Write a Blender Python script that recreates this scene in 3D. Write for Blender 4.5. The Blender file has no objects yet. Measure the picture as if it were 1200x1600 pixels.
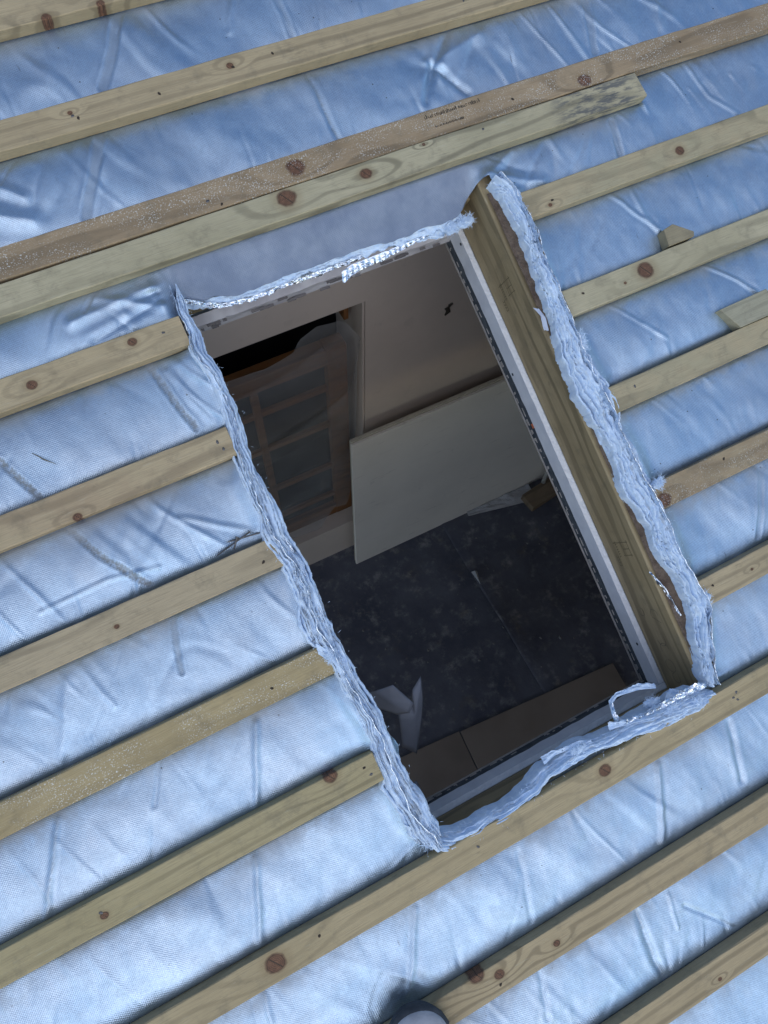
import bpy, math, random
import numpy as np
from mathutils import Matrix, Vector

random.seed(7)
rng = np.random.default_rng(7)
sc = bpy.context.scene
col = sc.collection
R = math.radians

# ------------------------------------------------------------------ frames
PITCH = R(25)
CP, SP = math.cos(PITCH), math.sin(PITCH)
Z0 = 2.2926                     # height of the roof origin above the room floor


def rp(u, v, w=0.0):
    """roof coordinates (along battens, up the slope, off the roof) -> world"""
    return Vector((u, v * CP - w * SP, Z0 + v * SP + w * CP))


# ------------------------------------------------------------------ camera
Rc = np.array([[0.88663232, -0.40916759, 0.21555743],
               [-0.40016627, -0.9124038, -0.08594332],
               [0.23184064, -0.01005869, -0.97270177]])
Cc = (-0.21274843, -0.08332759, 1.26069881)
cam = bpy.data.cameras.new('camera')
cam_o = bpy.data.objects.new('camera', cam)
col.objects.link(cam_o)


def rdir(a):
    return Vector((a[0], a[1] * CP - a[2] * SP, a[1] * SP + a[2] * CP))


cx, cy, cz = rdir(Rc[0]), -rdir(Rc[1]), -rdir(Rc[2])
mw = Matrix((cx, cy, cz)).transposed().to_4x4()
mw.translation = rp(*Cc)
cam_o.matrix_world = mw
cam.sensor_fit = 'VERTICAL'
cam.sensor_height = 36
cam.lens = 27
cam.clip_start = 0.02
cam.clip_end = 3000
sc.camera = cam_o

# ------------------------------------------------------------------ light
SUN_EL, SUN_AZ = R(40), R(196)          # azimuth clockwise from +Y: from behind the photographer
world = bpy.data.worlds.new('World')
sc.world = world
world.use_nodes = True
wn = world.node_tree
bg = wn.nodes['Background']
sky = wn.nodes.new('ShaderNodeTexSky')
sky.sky_type = 'NISHITA'
sky.sun_disc = False
sky.sun_elevation = SUN_EL
sky.sun_rotation = SUN_AZ
sky.air_density = 1.0
sky.dust_density = 0.6
sky.ozone_density = 2.5
wn.links.new(sky.outputs[0], bg.inputs[0])
bg.inputs[1].default_value = 0.15
sun = bpy.data.lights.new('sun', 'SUN')
sun.energy = 0.56
sun.angle = R(100)
sun.color = (1.0, 0.885, 0.70)
sun_o = bpy.data.objects.new('sun', sun)
col.objects.link(sun_o)
sd = Vector((math.sin(SUN_AZ) * math.cos(SUN_EL), math.cos(SUN_AZ) * math.cos(SUN_EL), math.sin(SUN_EL)))
sun_o.rotation_euler = sd.to_track_quat('Z', 'Y').to_euler()
sun_o.location = (0, -4, 8)
vs_ = sc.view_settings
vs_.view_transform = 'Standard'
vs_.look = 'None'
vs_.gamma = 1
vs_.use_curve_mapping = False
vs_.exposure = 0.47
sc.cycles.max_bounces = 10
sc.cycles.diffuse_bounces = 6
sc.cycles.transparent_max_bounces = 12


# ------------------------------------------------------------------ node helpers
class NT:
    def __init__(s, name):
        s.m = bpy.data.materials.new(name)
        s.m.use_nodes = True
        s.t = s.m.node_tree
        s.b = s.t.nodes['Principled BSDF']
        s.out = s.t.nodes['Material Output']

    def n(s, typ, **kw):
        x = s.t.nodes.new(typ)
        for k, v in kw.items():
            setattr(x, k, v)
        return x

    def set(s, sock, v):
        if hasattr(v, 'is_output') or isinstance(v, bpy.types.NodeSocket):
            s.t.links.new(v, sock)
        else:
            sock.default_value = v

    def math(s, op, a, b=None, c=None, clamp=False):
        x = s.n('ShaderNodeMath', operation=op, use_clamp=clamp)
        s.set(x.inputs[0], a)
        if b is not None: s.set(x.inputs[1], b)
        if c is not None: s.set(x.inputs[2], c)
        return x.outputs[0]

    def vmath(s, op, a, b=None):
        x = s.n('ShaderNodeVectorMath', operation=op)
        s.set(x.inputs[0], a)
        if b is not None: s.set(x.inputs[1], b)
        return x.outputs['Value'] if op in ('LENGTH', 'DISTANCE', 'DOT_PRODUCT') else x.outputs[0]

    def obj(s):
        return s.n('ShaderNodeTexCoord').outputs['Object']

    def noise(s, vec, scale, detail=3, rough=.55, dist=0):
        x = s.n('ShaderNodeTexNoise')
        s.set(x.inputs['Vector'], vec)
        x.inputs['Scale'].default_value = scale
        x.inputs['Detail'].default_value = detail
        x.inputs['Roughness'].default_value = rough
        x.inputs['Distortion'].default_value = dist
        return x.outputs[0]

    def voro(s, vec, scale, feature='F1'):
        x = s.n('ShaderNodeTexVoronoi', feature=feature)
        s.set(x.inputs['Vector'], vec)
        x.inputs['Scale'].default_value = scale
        return x.outputs['Distance']

    def mr(s, v, a, b, c=0., d=1., smooth=True):
        x = s.n('ShaderNodeMapRange', interpolation_type='SMOOTHSTEP' if smooth else 'LINEAR')
        s.set(x.inputs[0], v)
        for i, k in enumerate((a, b, c, d)):
            s.set(x.inputs[1 + i], k)
        return x.outputs[0]

    def mix(s, f, a, b, bt='MIX'):
        x = s.n('ShaderNodeMix', data_type='RGBA', blend_type=bt)
        s.set(x.inputs[0], f)
        s.set(x.inputs[6], a if not isinstance(a, tuple) else (*a, 1)[:4])
        s.set(x.inputs[7], b if not isinstance(b, tuple) else (*b, 1)[:4])
        return x.outputs[2]

    def bump(s, h, strength, dist=.001, normal=None):
        x = s.n('ShaderNodeBump')
        s.set(x.inputs['Height'], h)
        x.inputs['Strength'].default_value = strength
        x.inputs['Distance'].default_value = dist
        if normal is not None: s.set(x.inputs['Normal'], normal)
        return x.outputs[0]

    def p(s, **kw):
        names = dict(color='Base Color', metal='Metallic', rough='Roughness', normal='Normal', spec='Specular IOR Level',
                     sheen='Sheen Weight', alpha='Alpha', trans='Transmission Weight', aniso='Anisotropic')
        for k, v in kw.items():
            if isinstance(v, tuple) and k == 'color': v = (*v, 1)[:4]
            s.set(s.b.inputs[names[k]], v)
        return s.m


def simple_mat(name, c1, c2, scale=12, rough=.7, bump=.2, bscale=120, metal=0., spec=.3, dist=.001):
    t = NT(name)
    o = t.obj()
    f = t.mr(t.noise(o, scale, 4), .3, .7)
    t.p(color=t.mix(f, c1, c2), rough=rough, metal=metal, spec=spec,
        normal=t.bump(t.noise(o, bscale, 3), bump, dist))
    return t.m


# ------------------------------------------------------------------ mesh helpers
def tag(o, label=None, cat=None, group=None, kind=None):
    if label: o['label'] = label
    if cat: o['category'] = cat
    if group: o['group'] = group
    if kind: o['kind'] = kind
    return o


def mesh_obj(name, verts, faces, mat, parent=None, smooth=False, loc=None, roof=False, me=None):
    if me is None:
        me = bpy.data.meshes.new(name)
        me.from_pydata([tuple(map(float, v)) for v in verts], [], faces)
        me.update()
        if smooth:
            me.polygons.foreach_set('use_smooth', [True] * len(me.polygons))
        if mat is not None: me.materials.append(mat)
    o = bpy.data.objects.new(name, me)
    col.objects.link(o)
    if parent is not None:
        o.parent = parent
    if roof:
        o.rotation_euler = (PITCH, 0, 0)
    if loc is not None:
        o.location = loc
    return o


def empty(name, loc=(0, 0, 0), roof=False):
    o = bpy.data.objects.new(name, None)
    o.empty_display_size = .1
    col.objects.link(o)
    o.location = loc
    if roof: o.rotation_euler = (PITCH, 0, 0)
    return o


def box(x0, x1, y0, y1, z0, z1, b=0.0):
    """box, optionally with chamfered long edges (all 12 edges)"""
    if b <= 0:
        v = [(x, y, z) for z in (z0, z1) for y in (y0, y1) for x in (x0, x1)]
        f = [(0, 2, 3, 1), (4, 5, 7, 6), (0, 1, 5, 4), (2, 6, 7, 3), (0, 4, 6, 2), (1, 3, 7, 5)]
        return v, f
    import bmesh
    bm = bmesh.new()
    v, f = box(x0, x1, y0, y1, z0, z1)
    bv = [bm.verts.new(p) for p in v]
    for q in f: bm.faces.new([bv[i] for i in q])
    bmesh.ops.bevel(bm, geom=list(bm.edges), offset=b, segments=1, affect='EDGES', profile=.5)
    bm.verts.index_update()
    out = [tuple(x.co) for x in bm.verts], [tuple(x.index for x in q.verts) for q in bm.faces]
    bm.free()
    return out


def join(*parts):
    V, F = [], []
    for v, f in parts:
        n = len(V)
        V += list(v)
        F += [tuple(i + n for i in q) for q in f]
    return V, F


def grid_faces(nu, nv, wrap=False):
    f = []
    for i in range(nu - 1):
        for j in range(nv - (0 if wrap else 1)):
            k = (j + 1) % nv
            f.append((i * nv + j, (i + 1) * nv + j, (i + 1) * nv + k, i * nv + k))
    return f


def tube(pts, r, n=8, cap=True):
    pts = [Vector(p) for p in pts]
    V, F = [], []
    rr = r if isinstance(r, (list, tuple)) else [r] * len(pts)
    up = Vector((.3, .2, 1)).normalized()
    for i, p in enumerate(pts):
        d = (pts[min(i + 1, len(pts) - 1)] - pts[max(i - 1, 0)]).normalized()
        a = d.cross(up)
        if a.length < 1e-4: a = d.cross(Vector((1, 0, 0)))
        a.normalize()
        b = d.cross(a)
        for k in range(n):
            t = 2 * math.pi * k / n
            V.append(tuple(p + (a * math.cos(t) + b * math.sin(t)) * rr[i]))
    F = grid_faces(len(pts), n, True)
    if cap:
        F.append(tuple(range(n)))
        F.append(tuple(range((len(pts) - 1) * n, len(pts) * n))[::-1])
    return V, F


# value noise in numpy
_T = rng.random((256, 256))


def vn(x, y):
    x = np.asarray(x, float); y = np.asarray(y, float)
    xi = np.floor(x).astype(int); yi = np.floor(y).astype(int)
    fx = x - xi; fy = y - yi
    fx = fx * fx * fx * (fx * (fx * 6 - 15) + 10); fy = fy * fy * fy * (fy * (fy * 6 - 15) + 10)
    a = _T[xi & 255, yi & 255]; b = _T[(xi + 1) & 255, yi & 255]
    c = _T[xi & 255, (yi + 1) & 255]; d = _T[(xi + 1) & 255, (yi + 1) & 255]
    return (a * (1 - fx) + b * fx) * (1 - fy) + (c * (1 - fx) + d * fx) * fy


def fbm(x, y, o=4, g=.5):
    s = 0; a = 1; t = 0
    for i in range(o):
        s = s + a * vn(x * 2 ** i + 17.3 * i, y * 2 ** i + 9.1 * i); t += a; a *= g
    return s / t


def sstep(x, a, b):
    t = np.clip((np.asarray(x, float) - a) / (b - a), 0, 1)
    return t * t * (3 - 2 * t)


# ------------------------------------------------------------------ materials
def foil_material(name='quilted_foil', smooth_face=False):
    t = NT(name)
    o = t.obj()
    sep = t.n('ShaderNodeSeparateXYZ'); t.set(sep.inputs[0], o)
    x, y = sep.outputs[0], sep.outputs[1]
    # reinforcing scrim: a fine woven grid pressed into the foil
    K = 2 * math.pi / .0040
    wob = t.math('MULTIPLY', t.noise(o, 9, 2), 14.)
    wx = t.math('SINE', t.math('ADD', t.math('MULTIPLY', x, K), wob))
    wy = t.math('SINE', t.math('ADD', t.math('MULTIPLY', y, K), wob))
    weave = t.math('MULTIPLY', wx, wy)
    big = t.noise(o, 5, 4, .6)
    mid = t.noise(o, 38, 4, .6)
    fine = t.noise(o, 420, 2)
    at = t.n('ShaderNodeAttribute', attribute_name='dirt').outputs['Fac']
    strip = t.n('ShaderNodeAttribute', attribute_name='strip').outputs['Fac']
    c = t.mix(t.mr(big, .3, .7), (.38, .525, .66), (.52, .64, .74))
    c = t.mix(t.math('MULTIPLY', t.mr(weave, -.2, .9), .40), c, (.28, .34, .45))
    # scuffs: thin dark smears with their own shapes
    sv = t.n('ShaderNodeMapping'); t.set(sv.inputs[0], o)
    sv.inputs['Scale'].default_value = (26, 60, 40)
    sv.inputs['Rotation'].default_value = (0, 0, .5)
    sm = t.mr(t.noise(sv.outputs[0], 1.0, 5, .7), .66, .80)
    sm = t.math('MULTIPLY', sm, t.mr(t.noise(o, 7, 3), .45, .65))
    c = t.mix(t.math('MULTIPLY', sm, .7), c, (.16, .17, .19))
    felt = t.noise(o, 260, 4, .75)
    c = t.mix(t.math('MULTIPLY', t.mr(felt, .35, .7), .30), c, (.22, .27, .36))
    cl_ = t.mr(t.noise(o, 3.1, 5, .7), .40, .70)
    c = t.mix(t.math('MULTIPLY', cl_, .38), c, (.36, .38, .42))
    sv2 = t.n('ShaderNodeMapping'); t.set(sv2.inputs[0], o)
    sv2.inputs['Scale'].default_value = (90, 14, 40); sv2.inputs['Rotation'].default_value = (0, 0, -.9)
    scr = t.math('MULTIPLY', t.mr(t.noise(sv2.outputs[0], 1., 3, .6), .69, .76), t.mr(t.noise(o, 11, 2), .5, .6))
    c = t.mix(t.math('MULTIPLY', scr, .6), c, (.14, .14, .15))
    spk = t.mr(t.voro(t.vmath('ADD', o, t.vmath('MULTIPLY', t.n('ShaderNodeTexNoise').outputs[1], (.01, .01, 0))), 46), .05, .085, 1, 0)
    spk = t.math('MULTIPLY', spk, t.mr(t.noise(o, 16, 2), .56, .62))
    c = t.mix(t.math('MULTIPLY', spk, .75), c, (.07, .06, .05))
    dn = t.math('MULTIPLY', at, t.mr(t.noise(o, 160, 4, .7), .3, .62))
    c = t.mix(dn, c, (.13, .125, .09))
    c = t.mix(t.math('MULTIPLY', strip, .55), c, (.33, .38, .44))
    rgh = t.math('ADD', t.mr(mid, .3, .7, .28, .43), t.math('MULTIPLY', strip, .18))
    h = t.math('ADD', t.math('MULTIPLY', weave, .5), t.math('MULTIPLY', fine, 1.1))
    nb = t.bump(h, .18 if smooth_face else .45, .0006)
    nb = t.bump(mid, .10, .004, nb)
    cmap = t.n('ShaderNodeMapping'); t.set(cmap.inputs[0], o); cmap.inputs['Scale'].default_value = (1, .55, 1); cmap.inputs['Rotation'].default_value = (0, 0, .35)
    crum = t.math('ADD', t.voro(cmap.outputs[0], 21), t.math('MULTIPLY', t.voro(cmap.outputs[0], 57), .4))
    crum = t.math('MULTIPLY', crum, t.mr(big, .35, .65, .25, 1.))
    nb = t.bump(crum, .10, .012, nb)
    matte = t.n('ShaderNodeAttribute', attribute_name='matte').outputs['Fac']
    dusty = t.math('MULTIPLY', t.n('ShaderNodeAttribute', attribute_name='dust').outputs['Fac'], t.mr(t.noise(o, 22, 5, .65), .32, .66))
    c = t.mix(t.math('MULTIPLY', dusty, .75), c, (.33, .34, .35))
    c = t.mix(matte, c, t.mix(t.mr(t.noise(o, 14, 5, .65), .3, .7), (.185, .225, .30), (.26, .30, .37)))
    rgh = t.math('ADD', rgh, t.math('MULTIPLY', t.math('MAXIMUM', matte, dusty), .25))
    met = t.math('SUBTRACT', .86, t.math('MULTIPLY', dn, .6), clamp=True)
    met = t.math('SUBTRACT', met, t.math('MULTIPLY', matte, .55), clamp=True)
    met = t.math('SUBTRACT', met, t.math('MULTIPLY', dusty, .45), clamp=True)
    t.p(color=c, metal=met, rough=rgh, normal=nb)
    return t.m


M_FOIL = foil_material()


def wadding_material():
    t = NT('polyester_wadding')
    o = t.obj()
    a = t.noise(o, 95, 6, .75); b = t.noise(o, 700, 3, .7)
    c = t.mix(t.mr(a, .3, .7), (.54, .69, .88), (.75, .86, .96))
    h = t.math('ADD', t.math('MULTIPLY', a, 3.), t.math('MULTIPLY', b, 2.))
    t.p(color=c, rough=.9, spec=.1, sheen=.4, normal=t.bump(h, .45, .0015))
    return t.m


def shiny_material():
    t = NT('bright_foil_film')
    o = t.obj()
    v = t.voro(o, 150); n = t.noise(o, 90, 4, .7)
    h = t.math('ADD', v, n)
    t.p(color=t.mix(t.mr(n, .3, .7), (.75, .80, .86), (.9, .93, .96)), metal=1., rough=t.mr(n, .3, .7, .12, .3),
        normal=t.bump(h, .45, .0015))
    return t.m


M_WAD = wadding_material()
M_FILM = shiny_material()


def wood_material(name, c1, c2, knots=(), frost=0., smudge=None, ring=95., seed=0., dark=.50, tilt=.35, axis='X', grainmix=.66, swirl=17.):
    """sawn treated pine; knots = (x, y, radius) in the piece's own metres"""
    t = NT(name)
    o = t.obj()
    if axis == 'Y':
        mp = t.n('ShaderNodeMapping'); t.set(mp.inputs[0], o); mp.inputs['Rotation'].default_value = (0, 0, math.pi / 2)
        o = mp.outputs[0]
    sep = t.n('ShaderNodeSeparateXYZ'); t.set(sep.inputs[0], o)
    x, y, z = sep.outputs
    off = t.vmath('ADD', o, (seed * 3.17, seed * 1.3, seed * .7))

    def stretched(sx, sy):
        m = t.n('ShaderNodeMapping'); t.set(m.inputs[0], off)
        m.inputs['Scale'].default_value = (sx, sy, sy)
        return m.outputs[0]
    n1 = t.noise(stretched(2.6, 15), 1., 2, .45)
    n2 = t.noise(stretched(9, 60), 1., 2, .5)
    n3 = t.noise(off, 130, 3, .6)
    g = t.math('ADD', t.math('MULTIPLY', y, ring), t.math('MULTIPLY', z, ring * tilt))
    g = t.math('ADD', g, t.math('MULTIPLY', n1, swirl))
    g = t.math('ADD', g, t.math('MULTIPLY', n2, 1.2))
    kmask = kring = khalo = None
    for (kx, ky, kr) in knots:
        dx = t.math('MULTIPLY', t.math('SUBTRACT', x, kx), .85)
        dy = t.math('SUBTRACT', y, ky)
        d = t.math('SQRT', t.math('ADD', t.math('MULTIPLY', dx, dx), t.math('MULTIPLY', dy, dy)))
        d = t.math('ADD', d, t.math('MULTIPLY', t.math('SUBTRACT', n2, .5), kr * .5))
        d = t.math('ADD', d, t.math('MULTIPLY', t.math('SUBTRACT', n3, .5), kr * .22))
        # grain swings round the knot
        ddx = t.math('MULTIPLY', dx, .42)
        de = t.math('SQRT', t.math('ADD', t.math('MULTIPLY', ddx, ddx), t.math('MULTIPLY', dy, dy)))
        g = t.math('ADD', g, t.mr(de, 0., kr * 3.2, 9., 0.))
        k = t.mr(d, kr * .72, kr * 1.06, 1, 0)
        hl = t.mr(d, kr * .9, kr * 1.9, 1, 0)
        rg = t.math('SINE', t.math('MULTIPLY', d, 2600.))
        cr = t.mr(t.math('ABSOLUTE', t.math('ADD', dx, t.math('MULTIPLY', dy, .6))), 0., kr * .10, 1, 0)
        cr = t.math('MULTIPLY', cr, t.mr(d, kr * .5, kr * .9, 1, 0))
        rr = t.math('ADD', t.math('MULTIPLY', rg, .22), t.math('MULTIPLY', cr, -.9))
        rr = t.math('SUBTRACT', rr, t.mr(d, kr * .45, kr * .95, 0., .35))
        kmask = k if kmask is None else t.math('MAXIMUM', kmask, k)
        khalo = hl if khalo is None else t.math('MAXIMUM', khalo, hl)
        rr = t.math('MULTIPLY', rr, k)
        kring = rr if kring is None else t.math('ADD', kring, rr)
    s = t.math('SINE', g)
    line = t.mr(s, .15, .95)                       # thin late-wood lines
    line = t.math('MULTIPLY', line, t.mr(t.noise(stretched(1.5, 20), 1., 2), .3, .65, .15, 1.))
    fib = t.noise(stretched(22, 850), 1., 3, .6)
    blot = t.noise(off, 7, 4, .6)
    c = t.mix(t.mr(blot, .3, .72), c1, c2)
    dk = tuple(q * dark for q in c1)
    c = t.mix(t.math('MULTIPLY', line, grainmix), c, dk)
    c = t.mix(t.math('MULTIPLY', t.mr(fib, .42, .75), .6), c, tuple(q * .55 for q in c2))
    pale = t.mr(t.noise(stretched(30, 300), 1., 4, .7), .60, .72)
    c = t.mix(t.math('MULTIPLY', pale, .22), c, (.55, .52, .40))
    grime = t.mr(t.noise(off, 26, 5, .7), .5, .72)
    c = t.mix(t.math('MULTIPLY', grime, .35), c, (.14, .12, .08))
    stain = t.mr(t.noise(stretched(14, 40), 1., 5, .7), .62, .74)
    c = t.mix(t.math('MULTIPLY', stain, .40), c, (.12, .10, .065))
    if kmask is not None:
        c = t.mix(t.math('MULTIPLY', khalo, .35), c, (.25, .17, .08))
        kc = t.mix(t.math('ADD', .5, kring, clamp=True), (.035, .018, .012), t.mix(t.mr(n3, .35, .65), (.19, .075, .04), (.31, .135, .07)))
        c = t.mix(t.math('MULTIPLY', kmask, .9), c, kc)
    if smudge:
        sx, sl = smudge
        ms = t.mr(t.math('ABSOLUTE', t.math('SUBTRACT', x, sx)), sl * .4, sl, 1, 0)
        ms = t.math('MULTIPLY', ms, t.mr(t.noise(stretched(24, 120), 1., 4, .7), .42, .6))
        c = t.mix(t.math('MULTIPLY', ms, .75), c, (.06, .07, .085))
    rough = .68
    h = t.math('ADD', t.math('MULTIPLY', fib, .8), t.math('MULTIPLY', line, -.35))
    if frost > 0:
        fz = t.math('MULTIPLY', t.mr(t.noise(off, 420, 2, .6), .57, .66), t.mr(t.noise(stretched(11, 30), 1., 3), .38, .6))
        c = t.mix(t.math('MULTIPLY', fz, frost), c, (.75, .74, .66))
        rough = t.math('SUBTRACT', .66, t.math('MULTIPLY', fz, .35))
    t.p(color=c, rough=rough, spec=.3, normal=t.bump(h, .35, .0012))
    return t.m


G1, G2 = (.41, .315, .18), (.49, .38, .22)      # greenish treated pine
B1_, B2_ = (.31, .22, .125), (.40, .29, .17)     # browner, older batten
P1, P2 = (.40, .345, .21), (.50, .43, .27)          # pale fresh batten

# ------------------------------------------------------------------ the setting: ground, floor, walls, ceiling
M_GROUND = simple_mat('trodden_earth', (.14, .11, .08), (.22, .19, .15), 3, .9, .6, 30, dist=.02)
g = 400.
tag(mesh_obj('ground', [(-g, -g, -.2), (g, -g, -.2), (g, g, -.2), (-g, g, -.2)], [(0, 1, 2, 3)], M_GROUND), kind='structure')


def floor_material():
    t = NT('dusty_black_membrane')
    o = t.obj()
    a = t.noise(o, 3.2, 5, .65); b = t.noise(o, 15, 6, .75); c3 = t.noise(o, 9, 4, .7)
    c = t.mix(t.mr(a, .3, .7), (.075, .082, .108), (.135, .142, .17))
    dust = t.math('MULTIPLY', t.mr(b, .46, .70), t.mr(c3, .38, .62))
    c = t.mix(t.math('MULTIPLY', dust, .75), c, (.34, .335, .33))
    br = t.math('MULTIPLY', t.mr(t.noise(o, 5.5, 4, .7), .52, .68), t.mr(b, .4, .7))
    c = t.mix(t.math('MULTIPLY', br, .45), c, (.17, .135, .09))
    spk = t.mr(t.voro(o, 22), .05, .16, 1, 0)
    spk = t.math('MULTIPLY', spk, t.mr(t.noise(o, 6, 2), .52, .6))
    c = t.mix(t.math('MULTIPLY', spk, .5), c, (.26, .25, .24))
    t.p(color=c, rough=t.mr(b, .3, .7, .55, .85), spec=.3, normal=t.bump(t.math('ADD', b, c3), .35, .006))
    return t.m


M_FLOOR = floor_material()
RX0, RX1, RY0, RY1 = -1.7, 2.3, -1.78, .84
floor_o = tag(mesh_obj('floor', *box(RX0 - .2, RX1 + .2, RY0 - .2, RY1 + 1.2, -.15, 0), M_FLOOR), kind='structure')
# the second width of floor membrane laps over the first; its edge is the seam
NS = 60
ys = np.linspace(RY0, RY1, NS)
xe = .893 + .012 * (fbm(ys * 4, ys * 0 + 3) - .5) + .006 * (fbm(ys * 17, ys * 0 + 8) - .5)
lift = .005 + .034 * np.exp(-((ys - .20) / .22) ** 2) * fbm(ys * 7, ys * 0 + 5)
V = []
for i in range(NS):
    V += [(xe[i], ys[i], lift[i]), (xe[i] + .012, ys[i], lift[i] + .004), (xe[i] + .06, ys[i], .0045), (RX1, ys[i], .0045)]
lap = mesh_obj('floor_sheet', V, grid_faces(NS, 4), M_FLOOR, smooth=True)
tag(lap, kind='structure')
M_PAPER = simple_mat('pale_underside', (.40, .40, .41), (.5, .5, .5), 20, .8, .2)
mesh_obj('turned_corner', [(.895, .455, .006), (.925, .445, .012), (.902, .375, .02), (.905, .44, .045)], [(0, 1, 3), (1, 2, 3), (0, 3, 2)], M_PAPER, parent=lap)

M_PLASTER = NT('bare_plaster')
_t = M_PLASTER; _o = _t.obj()
_c = _t.mix(_t.mr(_t.noise(_o, 2.2, 5, .6), .3, .7), (.58, .50, .43), (.66, .57, .49))
_c = _t.mix(_t.math('MULTIPLY', _t.mr(_t.noise(_o, 14, 5, .7), .55, .75), .25), _c, (.40, .35, .30))
M_PLASTER = _t.p(color=_c, rough=.85, spec=.2, normal=_t.bump(_t.noise(_o, 40, 4), .15, .004))

# window opening in the far wall
OX0, OX1, OZ0, OZ1 = -.62, .522, .268, 1.655
WT = .22


def roof_z(y, w=-.23):
    v = (y + w * SP) / CP
    return Z0 + v * SP + w * CP


zt = roof_z(RY1)
zt2 = roof_z(RY1 + WT)
wall_parts = [box(OX1, RX1, RY1, RY1 + WT, 0, zt), box(RX0, OX0, RY1, RY1 + WT, 0, zt),
              box(OX0, OX1, RY1, RY1 + WT, OZ1, zt), box(OX0, OX1, RY1, RY1 + WT, 0, OZ0)]
wall_far = tag(mesh_obj('wall_far', *join(*wall_parts), M_PLASTER), kind='structure')
mesh_obj('plaster_pock', *join(tube([(.822, RY1 - .001, 1.485), (.827, RY1 - .006, 1.470), (.818, RY1 - .003, 1.452)], [.010, .008, .003], 7),
                               tube([(.828, RY1 - .002, 1.49), (.842, RY1 - .004, 1.498)], [.006, .003], 6)),
         simple_mat('dark_hole', (.03, .025, .02), (.05, .04, .03)), parent=wall_far)
mesh_obj('reveal_trim', *box(OX1 - .010, OX1 - .0025, RY1 + .0, RY1 + .05, OZ0, OZ1 - .002), M_PLASTER, parent=wall_far)
# near low wall under the eaves, side walls; unseen gap in the left gable added to light the room
zn = roof_z(RY0)
tag(mesh_obj('wall_near', *box(RX0, RX1, RY0 - .15, RY0, 0, zn - .05), M_PLASTER), kind='structure')


def gable(x0, x1, ya, yb, z0):
    V = [(x, y, z) for x in (x0, x1) for (y, z) in ((ya, z0), (yb, z0), (yb, roof_z(yb) - .01), (ya, roof_z(ya) - .01))]
    F = [(0, 1, 2, 3), (7, 6, 5, 4), (0, 4, 5, 1), (1, 5, 6, 2), (2, 6, 7, 3), (3, 7, 4, 0)]
    return V, F


tag(mesh_obj('wall_right', *gable(RX1, RX1 + .15, RY0, RY1, 0), M_PLASTER), kind='structure')
tag(mesh_obj('wall_left', *join(gable(RX0 - .15, RX0, .60, RY1, 0), gable(RX0 - .15, RX0, RY0, -1.45, 0)), M_PLASTER), kind='structure')
# darkness of the unlit space beyond the window, painted as a black panel
M_BLACK = simple_mat('unlit_black', (.008, .008, .010), (.014, .014, .016), 8, .6, .3, 30)
tag(mesh_obj('dark_backdrop', *box(OX0 - .3, OX1 + .3, RY1 + WT + .10, RY1 + WT + .14, 0, 2.3), M_BLACK), kind='structure')

# ceiling lining, fixed under the rafters, with the roof window cut out
HL, HR, HB, HT = -.06, .505, -.662, .362
UL, UR, VB, VT = RX0 - .1, RX1 + .1, -1.98, 1.2
M_GYP = simple_mat('gypsum_board', (.60, .60, .61), (.70, .70, .70), 30, .85, .3, 200)
cw0, cw1 = -.222, -.2095
tag(mesh_obj('ceiling', *join(box(UL, HL, VB, VT, cw0, cw1), box(HR, UR, VB, VT, cw0, cw1),
                              box(HL, HR, VB, HB, cw0, cw1), box(HL, HR, HT, VT, cw0, cw1)),
             M_GYP, roof=True, loc=rp(0, 0, 0)), kind='structure')

# ------------------------------------------------------------------ battens
BW, BT = .050, .025
VK = {0: .908, 1: .7205, 2: .5275, 3: .333, 4: .1375, 5: -.0575, 6: -.2535, 7: -.4495, 8: -.6475, 9: -.8535, 10: -1.0555}
UA, UZ = -1.75, 2.35
CAT = 'batten'
STRAIGHT = (2, 17, 27, 31, 32, 33)


def batten_mesh(L, width=BW, thick=BT, seed=0, slant0=0., slant1=0.):
    """sawn batten: rounded arrises, a little bow and uneven edges"""
    b = .0018
    h = width / 2
    prof = [(-h, 0), (-h, thick - b), (-h + b * .35, thick - b * .35), (-h + b, thick),
            (h - b, thick), (h - b * .35, thick - b * .35), (h, thick - b), (h, 0)]
    n = max(3, int(L / .035))
    V = []
    for i in range(n + 1):
        x = -L / 2 + L * i / n
        dy = .0012 * (vn(x * 3 + seed * 5.1, seed) - .5) * 2
        for j, (py, pz) in enumerate(prof):
            sx = 0
            if i == 0: sx = slant0 * py
            if i == n: sx = slant1 * py
            e = .0010 * (vn(x * 40 + seed, j + seed * 3) - .5) if pz > 0 else 0
            V.append((x + sx, py + dy + e, pz + e))
    F = grid_faces(n + 1, 8, True)
    F += [tuple(range(8)), tuple(range(n * 8, n * 8 + 8))[::-1]]
    F = [f[::-1] for f in F]
    return V, F


M_NAIL = simple_mat('galvanised_nail', (.10, .095, .09), (.2, .19, .18), 200, .45, .2, metal=.8)
M_NAILHOLE = simple_mat('nail_hole_bruise', (.035, .025, .018), (.06, .045, .03), 300, .8, .3)


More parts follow.
